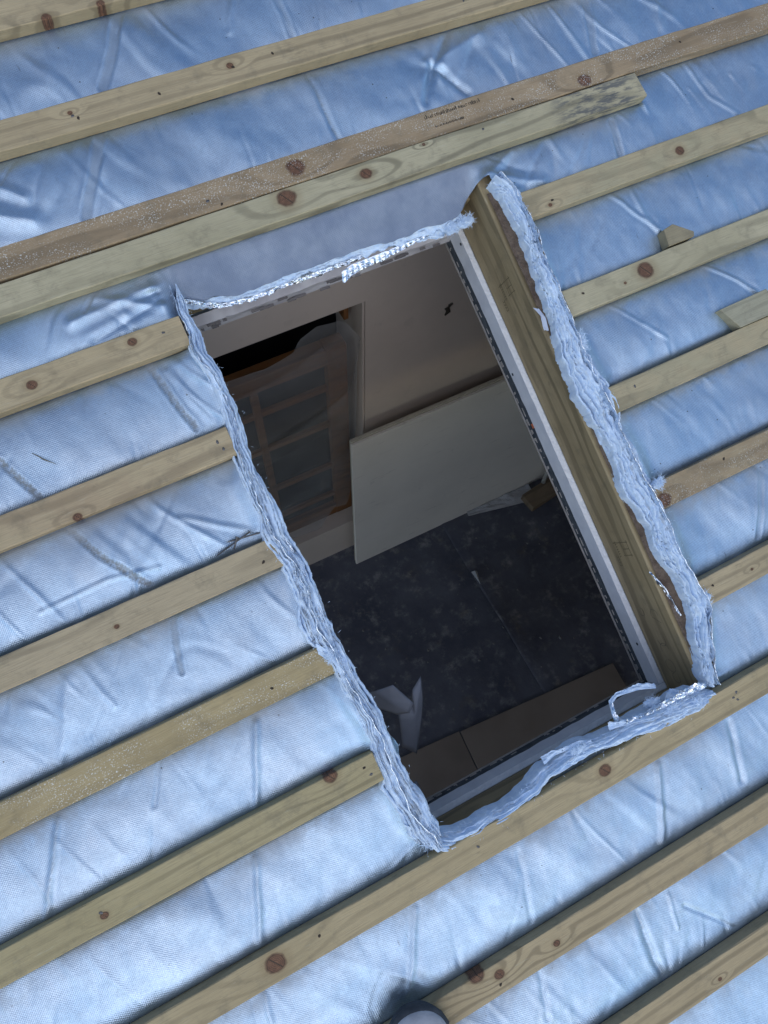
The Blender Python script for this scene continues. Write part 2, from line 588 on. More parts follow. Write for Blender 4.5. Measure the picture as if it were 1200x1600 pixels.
def batten(name, u0, u1, vtop, label, cols, knots=(), frost=0., nails=(), seed=1, group='roof battens', w0=-.025, smudge=None,
           s0=0., s1=0., vtop2=None, **kw):
    L = u1 - u0
    um = (u0 + u1) / 2
    vm = (vtop + (vtop2 if vtop2 is not None else vtop)) / 2 - BW / 2
    kn = [(ku - um, kv - vm, kr) for (ku, kv, kr) in knots]
    if smudge: smudge = (smudge[0] - um, smudge[1])
    m = wood_material('pine_' + str(seed), cols[0], cols[1], kn, frost, smudge, seed=seed * 1.37, **{**dict(ring=(85 + (seed * 37 % 40)) * (2.4 if seed in STRAIGHT else 1), swirl=6. if seed in STRAIGHT else 17.), **kw})
    V, F = batten_mesh(L, seed=seed, slant0=s0, slant1=s1)
    o = mesh_obj(name, V, F, m, roof=True, loc=rp(um, vm, w0))
    if vtop2 is not None:
        o.rotation_euler = (Matrix.Rotation(PITCH, 3, 'X') @ Matrix.Rotation(math.atan2(vtop2 - vtop, L), 3, 'Z')).to_euler()
    tag(o, label, CAT, group)
    for (nu, nv) in nails:
        # driven nail: bruised dent with a small head
        a = random.random() * 6
        V, F = [], []
        N = 9
        for k in range(N):
            t = 2 * math.pi * k / N
            r = .0021 * (1 + .4 * (random.random() - .5))
            V.append((r * 1.5 * math.cos(t), r * math.sin(t), BT + .0004))
        for k in range(N):
            t = 2 * math.pi * k / N
            V.append((.0011 * math.cos(t), .0011 * math.sin(t), BT + .0011))
        F = [(k, (k + 1) % N, N + (k + 1) % N, N + k) for k in range(N)] + [tuple(range(N, 2 * N))]
        q = mesh_obj('nail', V, F, M_NAILHOLE if random.random() < .6 else M_NAIL, parent=o, loc=(nu - um, nv - vm, 0))
        q.rotation_euler = (0, 0, a)
    return o


batten('roof_batten', UA, UZ, VK[0], 'pale batten crossing the top left corner of the roof, knots on its lower side', (G1, G2),
       [(-.089, .860, .008), (.002, .860, .007)], nails=[(-.05, .885), (.6, .88)], seed=1)
batten('roof_batten', UA, UZ, VK[1], 'long greenish batten, first one above the doubled pair of battens', (G1, G2),
       [(.161, .703, .006), (-.117, .70, .004), (1.4, .70, .007)], nails=[(.24, .703), (-.115, .694), (-.108, .688), (.165, .699), (.03, .69), (.62, .70)], seed=2)
b2a = batten('roof_batten', UA, UZ, VK[2], 'brown weathered batten with white flecks, upper of the doubled pair', (B1_, B2_),
             [(.194, .503, .016), (.787, .492, .013), (1.55, .51, .008)], frost=.7, nails=[(.03, .495), (.05, .483), (.63, .50), (1.02, .505)], seed=3)
batten('roof_batten', UA, .898, .4705, 'pale batten with two red knots and a cut end, lower of the doubled pair', (P1, P2),
       [(.157, .456, .0165), (.307, .453, .0105), (.43, .47, .003)], nails=[(.55, .462)], seed=4, smudge=(.80, .13), s1=-.12, vtop2=.4770, dark=.42, grainmix=.7)
JL, JR = -.092, .562
lab = {3: ('batten on the left ending at the top left corner of the torn opening',
           'batten on the right starting near the top of the torn edge, small round knot'),
       4: ('batten on the left, second below the doubled pair, two nail dents at its cut end',
           'batten on the right with a big dark red knot and wedge offcut behind'),
       5: ('batten on the left with loose nails lying beside its cut end',
           'batten on the right with an offcut leaning on it, curved grain at its cut end'),
       6: ('frosty yellowish batten on the left, fourth below the doubled pair',
           'batten on the right with a brown knot in the lower corner of its cut end'),
       7: ('batten on the left ending beside the bottom left corner of the opening',
           'batten on the right ending beside the bottom right corner of the opening')}
kL = {3: [(-.176, .318, .008), (-.342, .308, .008)], 4: [(-.361, .092, .007)], 5: [(-.375, -.088, .004)], 6: [(-.66, -.282, .012)],
      7: [(-.173, -.452, .011), (-.559, -.476, .006)]}
kR = {3: [(.918, .305, .010), (.613, .293, .004), (1.19, .315, .012)], 4: [(.741, .116, .0165), (.69, .108, .003)], 5: [(.95, -.09, .006)], 6: [(.580, -.290, .0150)], 7: [(.69, -.478, .003)]}
nL = {3: [(-.125, .315)], 4: [(-.118, .118), (-.114, .104)], 5: [(-.13, -.09)], 6: [(-.2, -.28)], 7: [(-.118, -.465), (-.112, -.48), (-.562, -.470)]}
nR = {3: [(.62, .30)], 4: [(.6, .12)], 5: [(.62, -.075), (1.1, -.09)], 6: [(.73, -.27)], 7: [(.6, -.47)]}
cl = {3: (G1, G2), 4: (B2_, G2), 5: ((.42, .33, .20), (.47, .37, .225)), 6: ((.38, .285, .14), (.46, .35, .175)), 7: ((.38, .305, .155), (.45, .36, .19))}
cr = {3: (P1, G2), 4: (P1, P2), 5: (P1, G2), 6: (B1_, G2), 7: (G1, G2)}
for k in range(3, 8):
    batten('roof_batten', UA, JL - .004 * (k % 3), VK[k], lab[k][0], cl[k], kL[k], frost=.8 if k == 6 else 0., nails=nL[k], seed=10 + k,
           vtop2=VK[k] + (.004 if k == 7 else 0), dark=.5, grainmix=.6 if k in (4, 5, 7) else .45)
    batten('roof_batten', JR, UZ, VK[k], lab[k][1], cr[k], kR[k], frost=.55 if k == 6 else 0., nails=nR[k], seed=20 + k,
           vtop2=VK[k] + (-.004 if k == 6 else 0))
batten('roof_batten', UA, UZ, VK[8], 'long batten running just below the opening, brown knot under its bottom edge', ((.41, .315, .17), (.48, .37, .205)),
       [(-.366, -.668, .016), (.26, -.667, .0115)], nails=[(.555, -.664), (.552, -.677), (.545, -.67), (-.29, -.665), (.0, -.67)], seed=31, grainmix=.5)
batten('roof_batten', UA, UZ, VK[9], 'batten with a reddish knot streak beside the shoe, second below the opening', ((.41, .31, .17), (.48, .365, .205)),
       [(-.09, -.853, .013), (-.055, -.872, .009), (.055, -.88, .006)], nails=[(-.06, -.888)], seed=32)
batten('roof_batten', UA, UZ, VK[10], 'lowest batten, cutting across the bottom right corner', ((.41, .31, .17), (.48, .365, .205)),
       [(.297, -1.091, .004)], nails=[], seed=33)

# printed marks on the brown batten (faded, too small to read)
M_INK = simple_mat('faded_ink', (.05, .04, .03), (.09, .075, .055), 400, .8, .1)
bl = b2a.location


def on_b2a(u, v):
    um = (UA + UZ) / 2
    return u - um, v - (VK[2] - BW / 2)


V, F = [], []


def ink(u, v, du, dv):
    x, y = on_b2a(u, v)
    q = box(x, x + du, y, y + dv, BT + .0002, BT + .0006)
    n = len(V)
    V.extend(q[0]); F.extend([tuple(i + n for i in f) for f in q[1]])


u = .452
while u < .565:
    hh = random.choice((.004, .005, .007, .0045))
    ink(u, .5135 + random.uniform(-.0005, .0005), random.choice((.0009, .0014, .002)), hh)
    if random.random() < .5: ink(u, .5135 + random.choice((0, .002, .004)), .003, .0009)
    u += random.choice((.0028, .0034, .004, .006))
u = .465
while u < .515:
    ink(u, .494, random.choice((.001, .002)), random.choice((.0022, .003)))
    u += random.choice((.0028, .0034))
for k in range(3): ink(.516 + .0028 * k, .4935, .0022, .004)
mesh_obj('printed_mark', V, F, M_INK, parent=b2a)

# ------------------------------------------------------------------ framing timbers round the opening
TW0, TW1 = -.158, -.030


def timber(name, u0, u1, v0, v1, label, seed, knots=(), along='v', top=TW1):
    um, vm = (u0 + u1) / 2, (v0 + v1) / 2
    m = wood_material('framing_%d' % seed, (.31, .235, .125), (.39, .30, .17), knots, seed=seed * 2.1, axis='Y' if along == 'v' else 'X', ring=120, tilt=1.0, grainmix=.7)
    o = mesh_obj(name, *box(u0 - um, u1 - um, v0 - vm, v1 - vm, 0, top - TW0, .0025), m, roof=True, loc=rp(um, vm, TW0))
    return tag(o, label, 'rafter', 'roof framing timbers')


raf_r = timber('rafter', .5125, .5595, -1.9, 1.2, 'stamped timber rafter lining the right side of the opening', 1)
timber('rafter', -.140, -.094, -1.9, 1.2, 'timber rafter hidden under the torn edge left of the opening', 2)
timber('trimmer', -.094, .5125, -.703, -.657, 'short brown trimmer timber along the bottom of the opening', 3, along='u')
timber('trimmer', -.094, .5125, .378, .422, 'trimmer timber behind the torn flap at the top of the opening', 4, along='u', top=-.075)
# dark brown for the shade on the rafter top beside the foil
M_TOPSHADE = simple_mat('shaded_rafter_brown', (.10, .07, .05), (.17, .125, .09), 60, .95, .9, 220, dist=.004)

# stamps and pencil on the rafter's inner face: flat marks 0.4 mm proud of the wood
FU = .5125 - .5360


def face_marks(name, strokes, width, mat):
    V, F = [], []
    for st in strokes:
        for (a, b) in zip(st[:-1], st[1:]):
            d = Vector((b[0] - a[0], b[1] - a[1]))
            if d.length < 1e-6: continue
            n = Vector((-d.y, d.x)).normalized() * width / 2
            i = len(V)
            for p in ((a[0] + n.x, a[1] + n.y), (b[0] + n.x, b[1] + n.y), (b[0] - n.x, b[1] - n.y), (a[0] - n.x, a[1] - n.y)):
                V.append((FU - .0004, p[0] - (-.35), p[1] - TW0))
            F.append((i, i + 1, i + 2, i + 3))
    return mesh_obj(name, V, F, mat, parent=raf_r)


M_STAMP = simple_mat('faded_stamp', (.12, .095, .055), (.17, .135, .075), 300, .8, .1)
M_PENCIL = simple_mat('pencil', (.10, .085, .06), (.15, .12, .08), 300, .6, .1)
for (sv, sw) in ((.215, -.098), (-.335, -.098)):
    S = []
    w_, h_ = .030, .036
    S.append([(sv, sw + .03), (sv - .034, sw + .03)])
    S.append([(sv, sw + .008), (sv - .034, sw + .008)])
    S.append([(sv - .004, sw + .034), (sv - .004, sw - .02)])
    S.append([(sv - .018, sw + .03), (sv - .018, sw + .008)])
    S.append([(sv - .031, sw + .034), (sv - .031, sw + .002)])
    for k in range(7):
        a = sv - .002 - .005 * k
        S.append([(a, sw - .008), (a, sw - .014)]); S.append([(a, sw - .014), (a - .003, sw - .014)])
    for k in range(4):
        a = sv - .030 - .006 * k
        S.append([(a, sw - .02), (a - .004, sw - .02), (a - .004, sw - .028), (a, sw - .028)])
    face_marks('stamp', S, .0013, M_STAMP)


def arc(cv, cw, r, a0, a1, n=10, ky=1.):
    return [(cv + r * math.cos(R(a0 + (a1 - a0) * i / n)), cw + ky * r * math.sin(R(a0 + (a1 - a0) * i / n))) for i in range(n + 1)]


S = [arc(-.487, -.125, .009, 20, 300), [(-.482, -.117), (-.502, -.122)], arc(-.492, -.082, .012, 100, -120), [(-.497, -.093), (-.508, -.070)],
     arc(-.545, -.098, .014, 60, 260), arc(-.567, -.098, .014, 80, -110), arc(-.602, -.105, .014, 0, 330), arc(-.628, -.103, .011, 60, 350)]
for st in S: face_marks('pencil_note', [st], .0010, M_PENCIL)

# ------------------------------------------------------------------ plasterboard lining strips with perforated bead
M_BOARDFACE = simple_mat('cut_board_face', (.56, .575, .61), (.64, .655, .68), 25, .85, .25, 160)
M_BOARDTOP = simple_mat('board_raw_edge', (.74, .75, .76), (.84, .84, .84), 90, .9, .7, 180, dist=.003)
M_DARKPAPER = simple_mat('grey_edge_paper', (.035, .045, .055), (.08, .09, .10), 40, .8, .4, 90)
M_BEAD = simple_mat('zinc_bead', (.36, .34, .31), (.5, .47, .43), 60, .5, .2, metal=.5)


def lining(label, along, a0, a1, edge, sgn, fine_seed):
    """strip of board round the opening: raw top edge, cut face, dark paper, slotted bead and its lip"""
    root = empty('lining_strip', rp(0, 0, 0), roof=True)
    tag(root, label, 'plasterboard', 'plasterboard linings of the opening')

    def bx(c0, c1, w0, w1, A0=a0, A1=a1):
        c0, c1 = sorted((c0, c1))
        return box(c0, c1, A0, A1, w0, w1) if along == 'v' else box(A0, A1, c0, c1, w0, w1)
    N = 150
    V = []
    tt = np.linspace(a0, a1, N)
    jit = .0028 * (fbm(tt * 30, tt * 0 + fine_seed, 4, .6) - .5)
    for i in range(N):
        e = edge + sgn * (.0125 + jit[i])
        ln = [(edge + sgn * .0022, -.205), (edge + sgn * .0022, -.159 + jit[i] * .8), (edge, -.1585), (e, -.1565 + jit[i]), (e, -.163), (edge + sgn * .0105, -.205)]
        ln = [(edge + sgn * .0005, -.2), (edge + sgn * .0005, -.1572 + jit[i] * .6), (e, -.1575 + jit[i] * .6), (e + sgn * .0003, -.2)]
        for (c, w) in ln:
            V.append((c, tt[i], w) if along == 'v' else (tt[i], c, w))
    F = grid_faces(N, 4)
    core = mesh_obj('board', V, F, M_BOARDFACE, parent=root)
    core.data.materials.append(M_BOARDTOP)
    for p in core.data.polygons:
        if p.index % 3 == 1: p.material_index = 1
    e = edge + sgn * .0122
    mesh_obj('edge_paper', *bx(edge + sgn * .001, e + sgn * .0005, -.2085, -.2004), M_DARKPAPER, parent=root)
    # bead: dark perforated flange, built as a band with slots, and its lip
    mesh_obj('bead_flange', *bx(e - sgn * .002, e + sgn * .0008, -.2235, -.2088), M_DARKPAPER, parent=root)
    parts = []
    a = a0
    while a < a1 - .02:
        L = random.uniform(.006, .020)
        for w in (-.2135, -.2185):
            if random.random() < .62:
                parts.append(bx(e + sgn * .0009, e + sgn * .0022, w - .0010, w + .0010, a + random.uniform(0, .006), a + L))
        a += random.uniform(.016, .026)
    tag(mesh_obj('bead_perforation', *join(*parts), M_BEAD, parent=root), kind='stuff')
    mesh_obj('bead_lip', *bx(e - sgn * .002, e + sgn * .0035, -.2262, -.2240), M_BEAD, parent=root)
    return root


lin_r = lining('white plasterboard lining strip with slotted bead along the right timber', 'v', -.643, .37, .5125, -1, 2)
lining('white plasterboard lining strip with slotted bead along the bottom timber', 'u', -.06, .5125, -.657, 1, 5)
M_ORANGE = simple_mat('orange_mark', (.45, .12, .05), (.5, .15, .07))
mesh_obj('orange_mark', *box(.4985, .4995, -.068, -.058, -.206, -.199), M_ORANGE, parent=lin_r)
for (a, w) in ((.33, -.165), (-.555, -.172), (.05, -.19)):
    mesh_obj('screw_hole', *tube([(.4993, a, w), (.4986, a, w)], .0032, 8), M_DARKPAPER, parent=lin_r)
# top lining: ragged old board edge under the flap
root = empty('lining_strip', rp(0, 0, 0), roof=True)
tag(root, 'ragged stained board edge under the foil flap at the top', 'plasterboard', 'plasterboard linings of the opening')
N = 120
tt = np.linspace(-.08, .5, N)
V = []
jj = .010 * (fbm(tt * 14, tt * 0 + 4, 4, .6) - .5); j2 = .006 * (fbm(tt * 40, tt * 0 + 9) - .5)
for i in range(N):
    for (c, w) in ((.371, -.150 + j2[i]), (.355 + jj[i] * .5, -.165 + j2[i]), (.3575 + j2[i] * .5, -.190), (.3565, -.209)):
        V.append((tt[i], c, w))
mesh_obj('board', V, grid_faces(N, 4), simple_mat('stained_board', (.40, .37, .38), (.58, .55, .55), 18, .85, .6, 90), parent=root)
pp = []
for k in range(22):
    a = random.uniform(-.06, .46); L = random.uniform(.004, .03); w = random.uniform(-.205, -.168)
    pp.append(box(a, a + L, .3500, .3545, w, w + random.uniform(.0006, .0022)))
tag(mesh_obj('torn_paper', *join(*pp), simple_mat('scuffed_paper', (.12, .11, .11), (.2, .18, .17)), parent=root), kind='stuff')

# ------------------------------------------------------------------ the foil blanket
blanket = empty('foil_blanket', rp(0, 0, 0), roof=True)
tag(blanket, 'silver blue quilted foil insulation stretched under the battens with a torn opening', 'insulation')
CR = [
    # (kind, height, half width, dirt, points)
    ('strip', -.0015, .0085, .15, [(0.031, 0.863), (-0.017, 0.783), (-0.049, 0.74)]),
    ('strip', -.0015, .0085, .15, [(-0.084, 0.67), (-0.113, 0.616), (-0.161, 0.54)]),
    ('ridge', .0012, .004, .0, [(0.219, 0.825), (0.191, 0.772)]),
    ('strip', -.001, .006, .1, [(0.294, 0.804), (0.293, 0.737)]),
    ('ridge', -.0018, .004, .5, [(0.29, 0.668), (0.291, 0.596), (0.294, 0.534)]),
    ('strip', -.0012, .008, .1, [(0.878, 0.649), (0.851, 0.548)]),
    ('ridge', .0015, .008, 0., [(1.028, 0.609), (1.017, 0.556)]),
    ('strip', -.0012, .007, .2, [(0.82, 0.409), (0.81, 0.345)]),
    ('ridge', .0016, .0035, 0., [(1.032, 0.476), (1.054, 0.393), (1.102, 0.343)]),
    ('ridge', .0016, .004, 0., [(0.801, 0.281), (0.805, 0.212), (0.833, 0.162)]),
    ('ridge', -.003, .006, .2, [(0.58, 0.67), (0.518, 0.611), (0.478, 0.553)]),
    ('ridge', -.003, .006, .4, [(0.518, 0.611), (0.563, 0.546)]),
    ('ridge', .003, .010, 0., [(0.525, 0.615), (0.629, 0.643)]),
    ('ridge', .002, .0035, .2, [(0.75, 0.284), (0.819, 0.18)]),
    ('ridge', .0022, .003, .3, [(0.869, 0.095), (0.932, 0.032), (0.961, -0.006)]),
    ('ridge', .0014, .003, .0, [(0.652, 0.087), (0.735, -0.017)]),
    ('strip', -.0012, .0055, .8, [(-0.169, 0.281), (-0.154, 0.213), (-0.141, 0.155)]),
    ('ridge', .0014, .004, 0., [(-0.145, 0.26), (-0.113, 0.155)]),
    ('strip', -.0012, .0055, 1., [(-0.433, 0.221), (-0.401, 0.142)]),
    ('strip', -.0012, .0055, 1., [(-0.384, 0.085), (-0.354, 0.022), (-0.306, -0.05)]),
    ('strip', -.0012, .006, .3, [(-0.295, -0.112), (-0.318, -0.196)]),
    ('ridge', .0022, .0045, .1, [(-0.245, -0.322), (-0.302, -0.451)]),
    ('ridge', .0022, .0045, .1, [(-0.33, -0.514), (-0.379, -0.643)]),
    ('ridge', .0018, .004, .3, [(-0.568, -0.318), (-0.645, -0.455)]),
    ('ridge', -.0012, .003, 0., [(-0.402, -0.309), (-0.437, -0.367)]),
    ('ridge', .0014, .008, 0., [(-0.474, -0.13), (-0.535, -0.25)]),
    ('ridge', .0018, .004, .1, [(-0.134, -0.717), (-0.199, -0.83)]),
    ('ridge', .0020, .0045, .1, [(0.367, -0.717), (0.312, -0.846)]),
    ('ridge', -.001, .004, .0, [(0.064, -0.721), (0.034, -0.837)]),
    ('ridge', -.002, .005, .1, [(0.529, -0.717), (0.505, -0.822)]),
    ('ridge', -.003, .006, .3, [(0.214, -0.925), (0.205, -1.01), (0.212, -1.052)]),
    ('ridge', .0014, .003, .0, [(0.281, -0.929), (0.273, -0.987)]),
    ('ridge', -.0014, .003, .0, [(0.301, -0.96), (0.374, -1.046)]),
    ('ridge', -.0014, .004, .0, [(0.013, -0.921), (-0.009, -0.992)]),
    ('ridge', .0016, .004, .0, [(-0.402, -0.713), (-0.411, -0.757)]),
    ('strip', -.001, .006, .0, [(0.814, -0.318), (0.745, -0.436)]),
    ('strip', -.001, .004, .3, [(-0.186, 0.43), (-0.228, 0.394)]),
    ('ridge', -.001, .003, .3, [(0.269, 0.382), (0.243, 0.354)]),
    ('ridge', .0025, .008, 0., [(-.30, .66), (-.24, .60)]), ('ridge', .004, .012, 0., [(-.33, .605), (-.24, .56)]),
    ('ridge', -.003, .006, .2, [(-.245, .80), (-.225, .735)]), ('ridge', .004, .012, 0., [(-.32, .80), (-.25, .775)]),
    ('ridge', .0025, .007, 0., [(-.09, .40), (-.25, .385)]), ('ridge', -.002, .006, 0., [(-.10, .375), (-.23, .345)]),
    ('ridge', .002, .006, 0., [(-.10, .36), (-.2, .41)]), ('ridge', .003, .009, 0., [(.53, .39), (.63, .345)]),
    ('ridge', .002, .006, 0., [(.52, .385), (.60, .42)]), ('ridge', .0012, .004, .2, [(-.22, .03), (-.12, -.04)]),
    ('ridge', .0012, .003, .2, [(-.47, -.02), (-.36, -.015), (-.28, -.03)]), ('ridge', .0012, .004, .0, [(-.45, -.12), (-.43, -.2)]),
]


# straight tension folds running out from the batten edges and from the torn opening
TF = []
_r = random.Random(21)
for k in range(11):
    for side in (0, 1):
        for _ in range(15):
            u0 = _r.uniform(-.8, 1.3)
            v0 = VK[k] + .001 if side else VK[k] - (BW if k != 2 else .101) - .001
            an = _r.gauss(.1, .35)
            L = _r.uniform(.03, .13)
            sg = 1 if side else -1
            TF.append((_r.choice((-1, 1)) * _r.uniform(.0012, .0034), _r.uniform(.0022, .006), (u0, v0), (u0 + L * math.sin(an), v0 + sg * L * math.cos(an))))
for _ in range(16):
    a0 = _r.choice(((-.10, .39, 2.6, 3.9), (.535, .39, -.6, .9), (-.09, -.62, 2.6, 4.4), (.53, -.63, -1.2, .6), (.518, .611, 0, 6.28)))
    an = _r.uniform(a0[2], a0[3]); L = _r.uniform(.05, .14)
    TF.append((_r.choice((-1, 1)) * _r.uniform(.0012, .0026), _r.uniform(.003, .007), (a0[0], a0[1]), (a0[0] + L * math.cos(an), a0[1] + L * math.sin(an))))


def seg_dist(u, v, pts):
    D = np.full(u.shape, 9.)
    for (a, b) in zip(pts[:-1], pts[1:]):
        ax, ay = a; bx_, by = b
        dx, dy = bx_ - ax, by - ay
        t = np.clip(((u - ax) * dx + (v - ay) * dy) / (dx * dx + dy * dy), 0, 1)
        D = np.minimum(D, np.hypot(u - ax - t * dx, v - ay - t * dy))
    return D


def lerp_path(pts, x):
    pts = sorted(pts)
    return np.interp(x, [p[0] for p in pts], [p[1] for p in pts])


# torn outline (v -> u for the sides)
LEFT = [(-.0890, .385), (-.095, .339), (-.093, .304), (-.101, .263), (-.090, .223), (-.088, .165), (-.094, .111), (-.105, .049), (-.101, -.011),
        (-.106, -.065), (-.095, -.106), (-.096, -.162), (-.103, -.221), (-.096, -.288), (-.095, -.335), (-.085, -.399), (-.088, -.455), (-.092, -.521), (-.080, -.597), (-.070, -.640)]
RIN = [(.505, .372), (.521, .345), (.535, .261), (.522, .164), (.518, .112), (.506, .028), (.503, -.060), (.518, -.09), (.508, -.176), (.514, -.281), (.525, -.388), (.535, -.482), (.500, -.604), (.497, -.635)]
ROUT = [(.530, .378), (.566, .345), (.556, .238), (.552, .162), (.558, .058), (.570, -.036), (.573, -.101), (.566, -.138), (.572, -.204), (.575, -.27), (.577, -.309), (.566, -.433), (.584, -.494), (.530, -.600), (.515, -.640)]


def uL(v): return lerp_path([(p[1], p[0]) for p in LEFT], v)
def uR(v): return lerp_path([(p[1], p[0]) for p in ROUT], v)


def vT(u): return .350 + .009 * (fbm(u * 15, u * 0 + 2, 4, .6) - .5) * 2 + .036 * sstep(u, .455, .52) + .026 * sstep(-u, -.02, .09)
def vBot(u): return -.640 + 0 * u


def foil_height(u, v):
    A = np.zeros_like(u)
    tops = [VK[k] for k in range(11)]
    bots = [VK[k] - BW if k != 2 else np.where(u < .90, VK[2] - .101, VK[2] - BW) for k in range(11)]
    shape = np.zeros_like(u)
    amp = np.zeros_like(u)
    for k in range(-1, 11):
        hi = bots[k] if k >= 0 else 1.2
        lo = tops[k + 1] if k < 10 else -1.9
        m = (v < hi) & (v > lo)
        s = np.clip((v - lo) / (hi - lo), 0, 1)
        sh = np.clip(4 * s * (1 - s), 0, 1) ** .45
        a = .0045 + .0085 * vn(u * 2.3 + 31 * k, u * 0 + k * 3.7 + 40)
        shape = np.where(m, sh, shape); amp = np.where(m, a, amp)
    h = shape * amp
    h += shape * .010 * (fbm(u * 4.2 + v * 1.6, v * 4.5, 3) - .5)
    h += shape * .0058 * (fbm(u * 10.5 + 40, v * 9 + u * 3, 2, .5) - .5)
    # soft folds running across from batten to batten
    fl = fbm(u * 15 + v * 5.5, v * 2.6 + 11, 3, .45) - .5
    h += shape * .0055 * fl
    f2 = fbm(u * 34 - v * 9, v * 10 + 21, 3, .5) - .5
    h += shape * .0018 * f2
    n5 = fbm(u * 13 + v * 5 + 2 * fbm(u * 3, v * 3 + 90, 2), v * 2.2 + 33, 2, .5)
    calm = .45 + .55 * sstep(v, -.35, .15)
    h += calm * shape * .0034 * sstep(1 - np.abs(2 * n5 - 1), .80, 1.) ** 1.5 * sstep(fbm(u * 3.1 + 5, v * 4 + 14, 2), .42, .62)
    n6 = fbm(u * 9 - v * 8 + 50, v * 3.5 + u * 3 + 71, 2, .5)
    h -= calm * shape * .0016 * sstep(1 - np.abs(2 * n6 - 1), .86, 1.) * sstep(fbm(u * 3.6 + 25, v * 4 + 44, 2), .48, .66)
    dirt = np.zeros_like(u); strip = np.zeros_like(u)
    for kind, a, s, d, pts in CR:
        lo_u = min(p[0] for p in pts) - .08; hi_u = max(p[0] for p in pts) + .08
        lo_v = min(p[1] for p in pts) - .08; hi_v = max(p[1] for p in pts) + .08
        m = (u > lo_u) & (u < hi_u) & (v > lo_v) & (v < hi_v)
        if not m.any(): continue
        uu = u[m] + .005 * (fbm(u[m] * 30, v[m] * 30, 2) - .5); vv = v[m]
        D = seg_dist(uu, vv, pts)
        if kind == 'strip':
            q = 1 - sstep(D, s * .75, s * 1.15)
            rim = np.exp(-((D - s * 1.35) / (s * .35)) ** 2)
            h[m] += shape[m] * (q * a + rim * .0012)
            strip[m] = np.maximum(strip[m], q * (.75 if a < -.0011 else .4))
            dirt[m] = np.maximum(dirt[m], q * d)
        else:
            h[m] += shape[m] ** .5 * a * 1.6 * np.exp(-(D / s) ** 1.4) - shape[m] * a * .35 * np.exp(-((D - 2.2 * s) / s) ** 2)
            dirt[m] = np.maximum(dirt[m], d * np.exp(-(D / (s * .7)) ** 2))
    for (a, s_w, p0, p1) in TF:
        m = (u > min(p0[0], p1[0]) - .04) & (u < max(p0[0], p1[0]) + .04) & (v > min(p0[1], p1[1]) - .04) & (v < max(p0[1], p1[1]) + .04)
        if not m.any(): continue
        dx, dy = p1[0] - p0[0], p1[1] - p0[1]
        L2 = dx * dx + dy * dy
        tpar = ((u[m] - p0[0]) * dx + (v[m] - p0[1]) * dy) / L2
        sd_ = ((u[m] - p0[0]) * dy - (v[m] - p0[1]) * dx) / math.sqrt(L2)
        fade = np.clip(1 - tpar, 0, 1) * sstep(tpar, -.05, .06)
        wd = s_w * (.6 + 1.2 * np.clip(tpar, 0, 1))
        prof = np.exp(-np.abs(sd_) / wd) - .45 * np.exp(-np.abs(sd_ - 2.0 * wd) / (1.5 * wd))
        h[m] += shape[m] ** .5 * a * prof * fade
    # pinched star crease
    r = np.hypot(u - .518, v - .611); th = np.arctan2(v - .611, u - .518)
    h += shape * (-.003 * np.exp(-(r / .016) ** 2) + .0016 * np.cos(5 * th + 1.) * np.exp(-(r / .06) ** 2) * sstep(r, 0, .02))
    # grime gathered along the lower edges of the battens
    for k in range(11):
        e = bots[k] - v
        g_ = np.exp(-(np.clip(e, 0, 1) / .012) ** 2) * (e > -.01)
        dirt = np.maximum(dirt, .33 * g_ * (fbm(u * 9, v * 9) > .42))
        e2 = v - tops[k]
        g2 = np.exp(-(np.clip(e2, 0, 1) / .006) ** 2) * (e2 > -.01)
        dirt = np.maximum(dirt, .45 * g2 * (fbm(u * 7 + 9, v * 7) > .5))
    w = -.0275 + h
    # the torn sides lift slightly; the top edge is pressed down over the trimmer
    inv = sstep(v, -.66, -.62) * (1 - sstep(v, .36, .40))
    w += .010 * np.exp(-(np.clip(uL(v) - u, 0, 9) / .018) ** 2) * inv * (u < .2) * (1 - .0)
    w += .012 * np.exp(-(np.clip(u - uR(v), 0, 9) / .018) ** 2) * inv * (u > .3)
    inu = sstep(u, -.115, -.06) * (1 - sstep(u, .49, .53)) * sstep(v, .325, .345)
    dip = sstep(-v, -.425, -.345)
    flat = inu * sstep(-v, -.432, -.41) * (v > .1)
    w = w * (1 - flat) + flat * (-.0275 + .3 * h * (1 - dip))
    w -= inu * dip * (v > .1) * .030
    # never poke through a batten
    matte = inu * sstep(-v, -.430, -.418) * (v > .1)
    dust = np.zeros_like(u)
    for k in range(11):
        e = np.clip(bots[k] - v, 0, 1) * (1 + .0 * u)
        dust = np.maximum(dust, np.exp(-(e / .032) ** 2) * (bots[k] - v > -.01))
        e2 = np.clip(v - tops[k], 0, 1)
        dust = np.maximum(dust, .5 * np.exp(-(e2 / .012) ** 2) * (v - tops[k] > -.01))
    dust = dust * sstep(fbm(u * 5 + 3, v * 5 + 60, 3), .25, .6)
    return w, dirt, strip, matte, dust


def axis(lo, a, b, hi, fine, coarse):
    return np.concatenate([np.arange(lo, a, coarse), np.arange(a, b, fine), np.arange(b, hi + coarse * .5, coarse)])


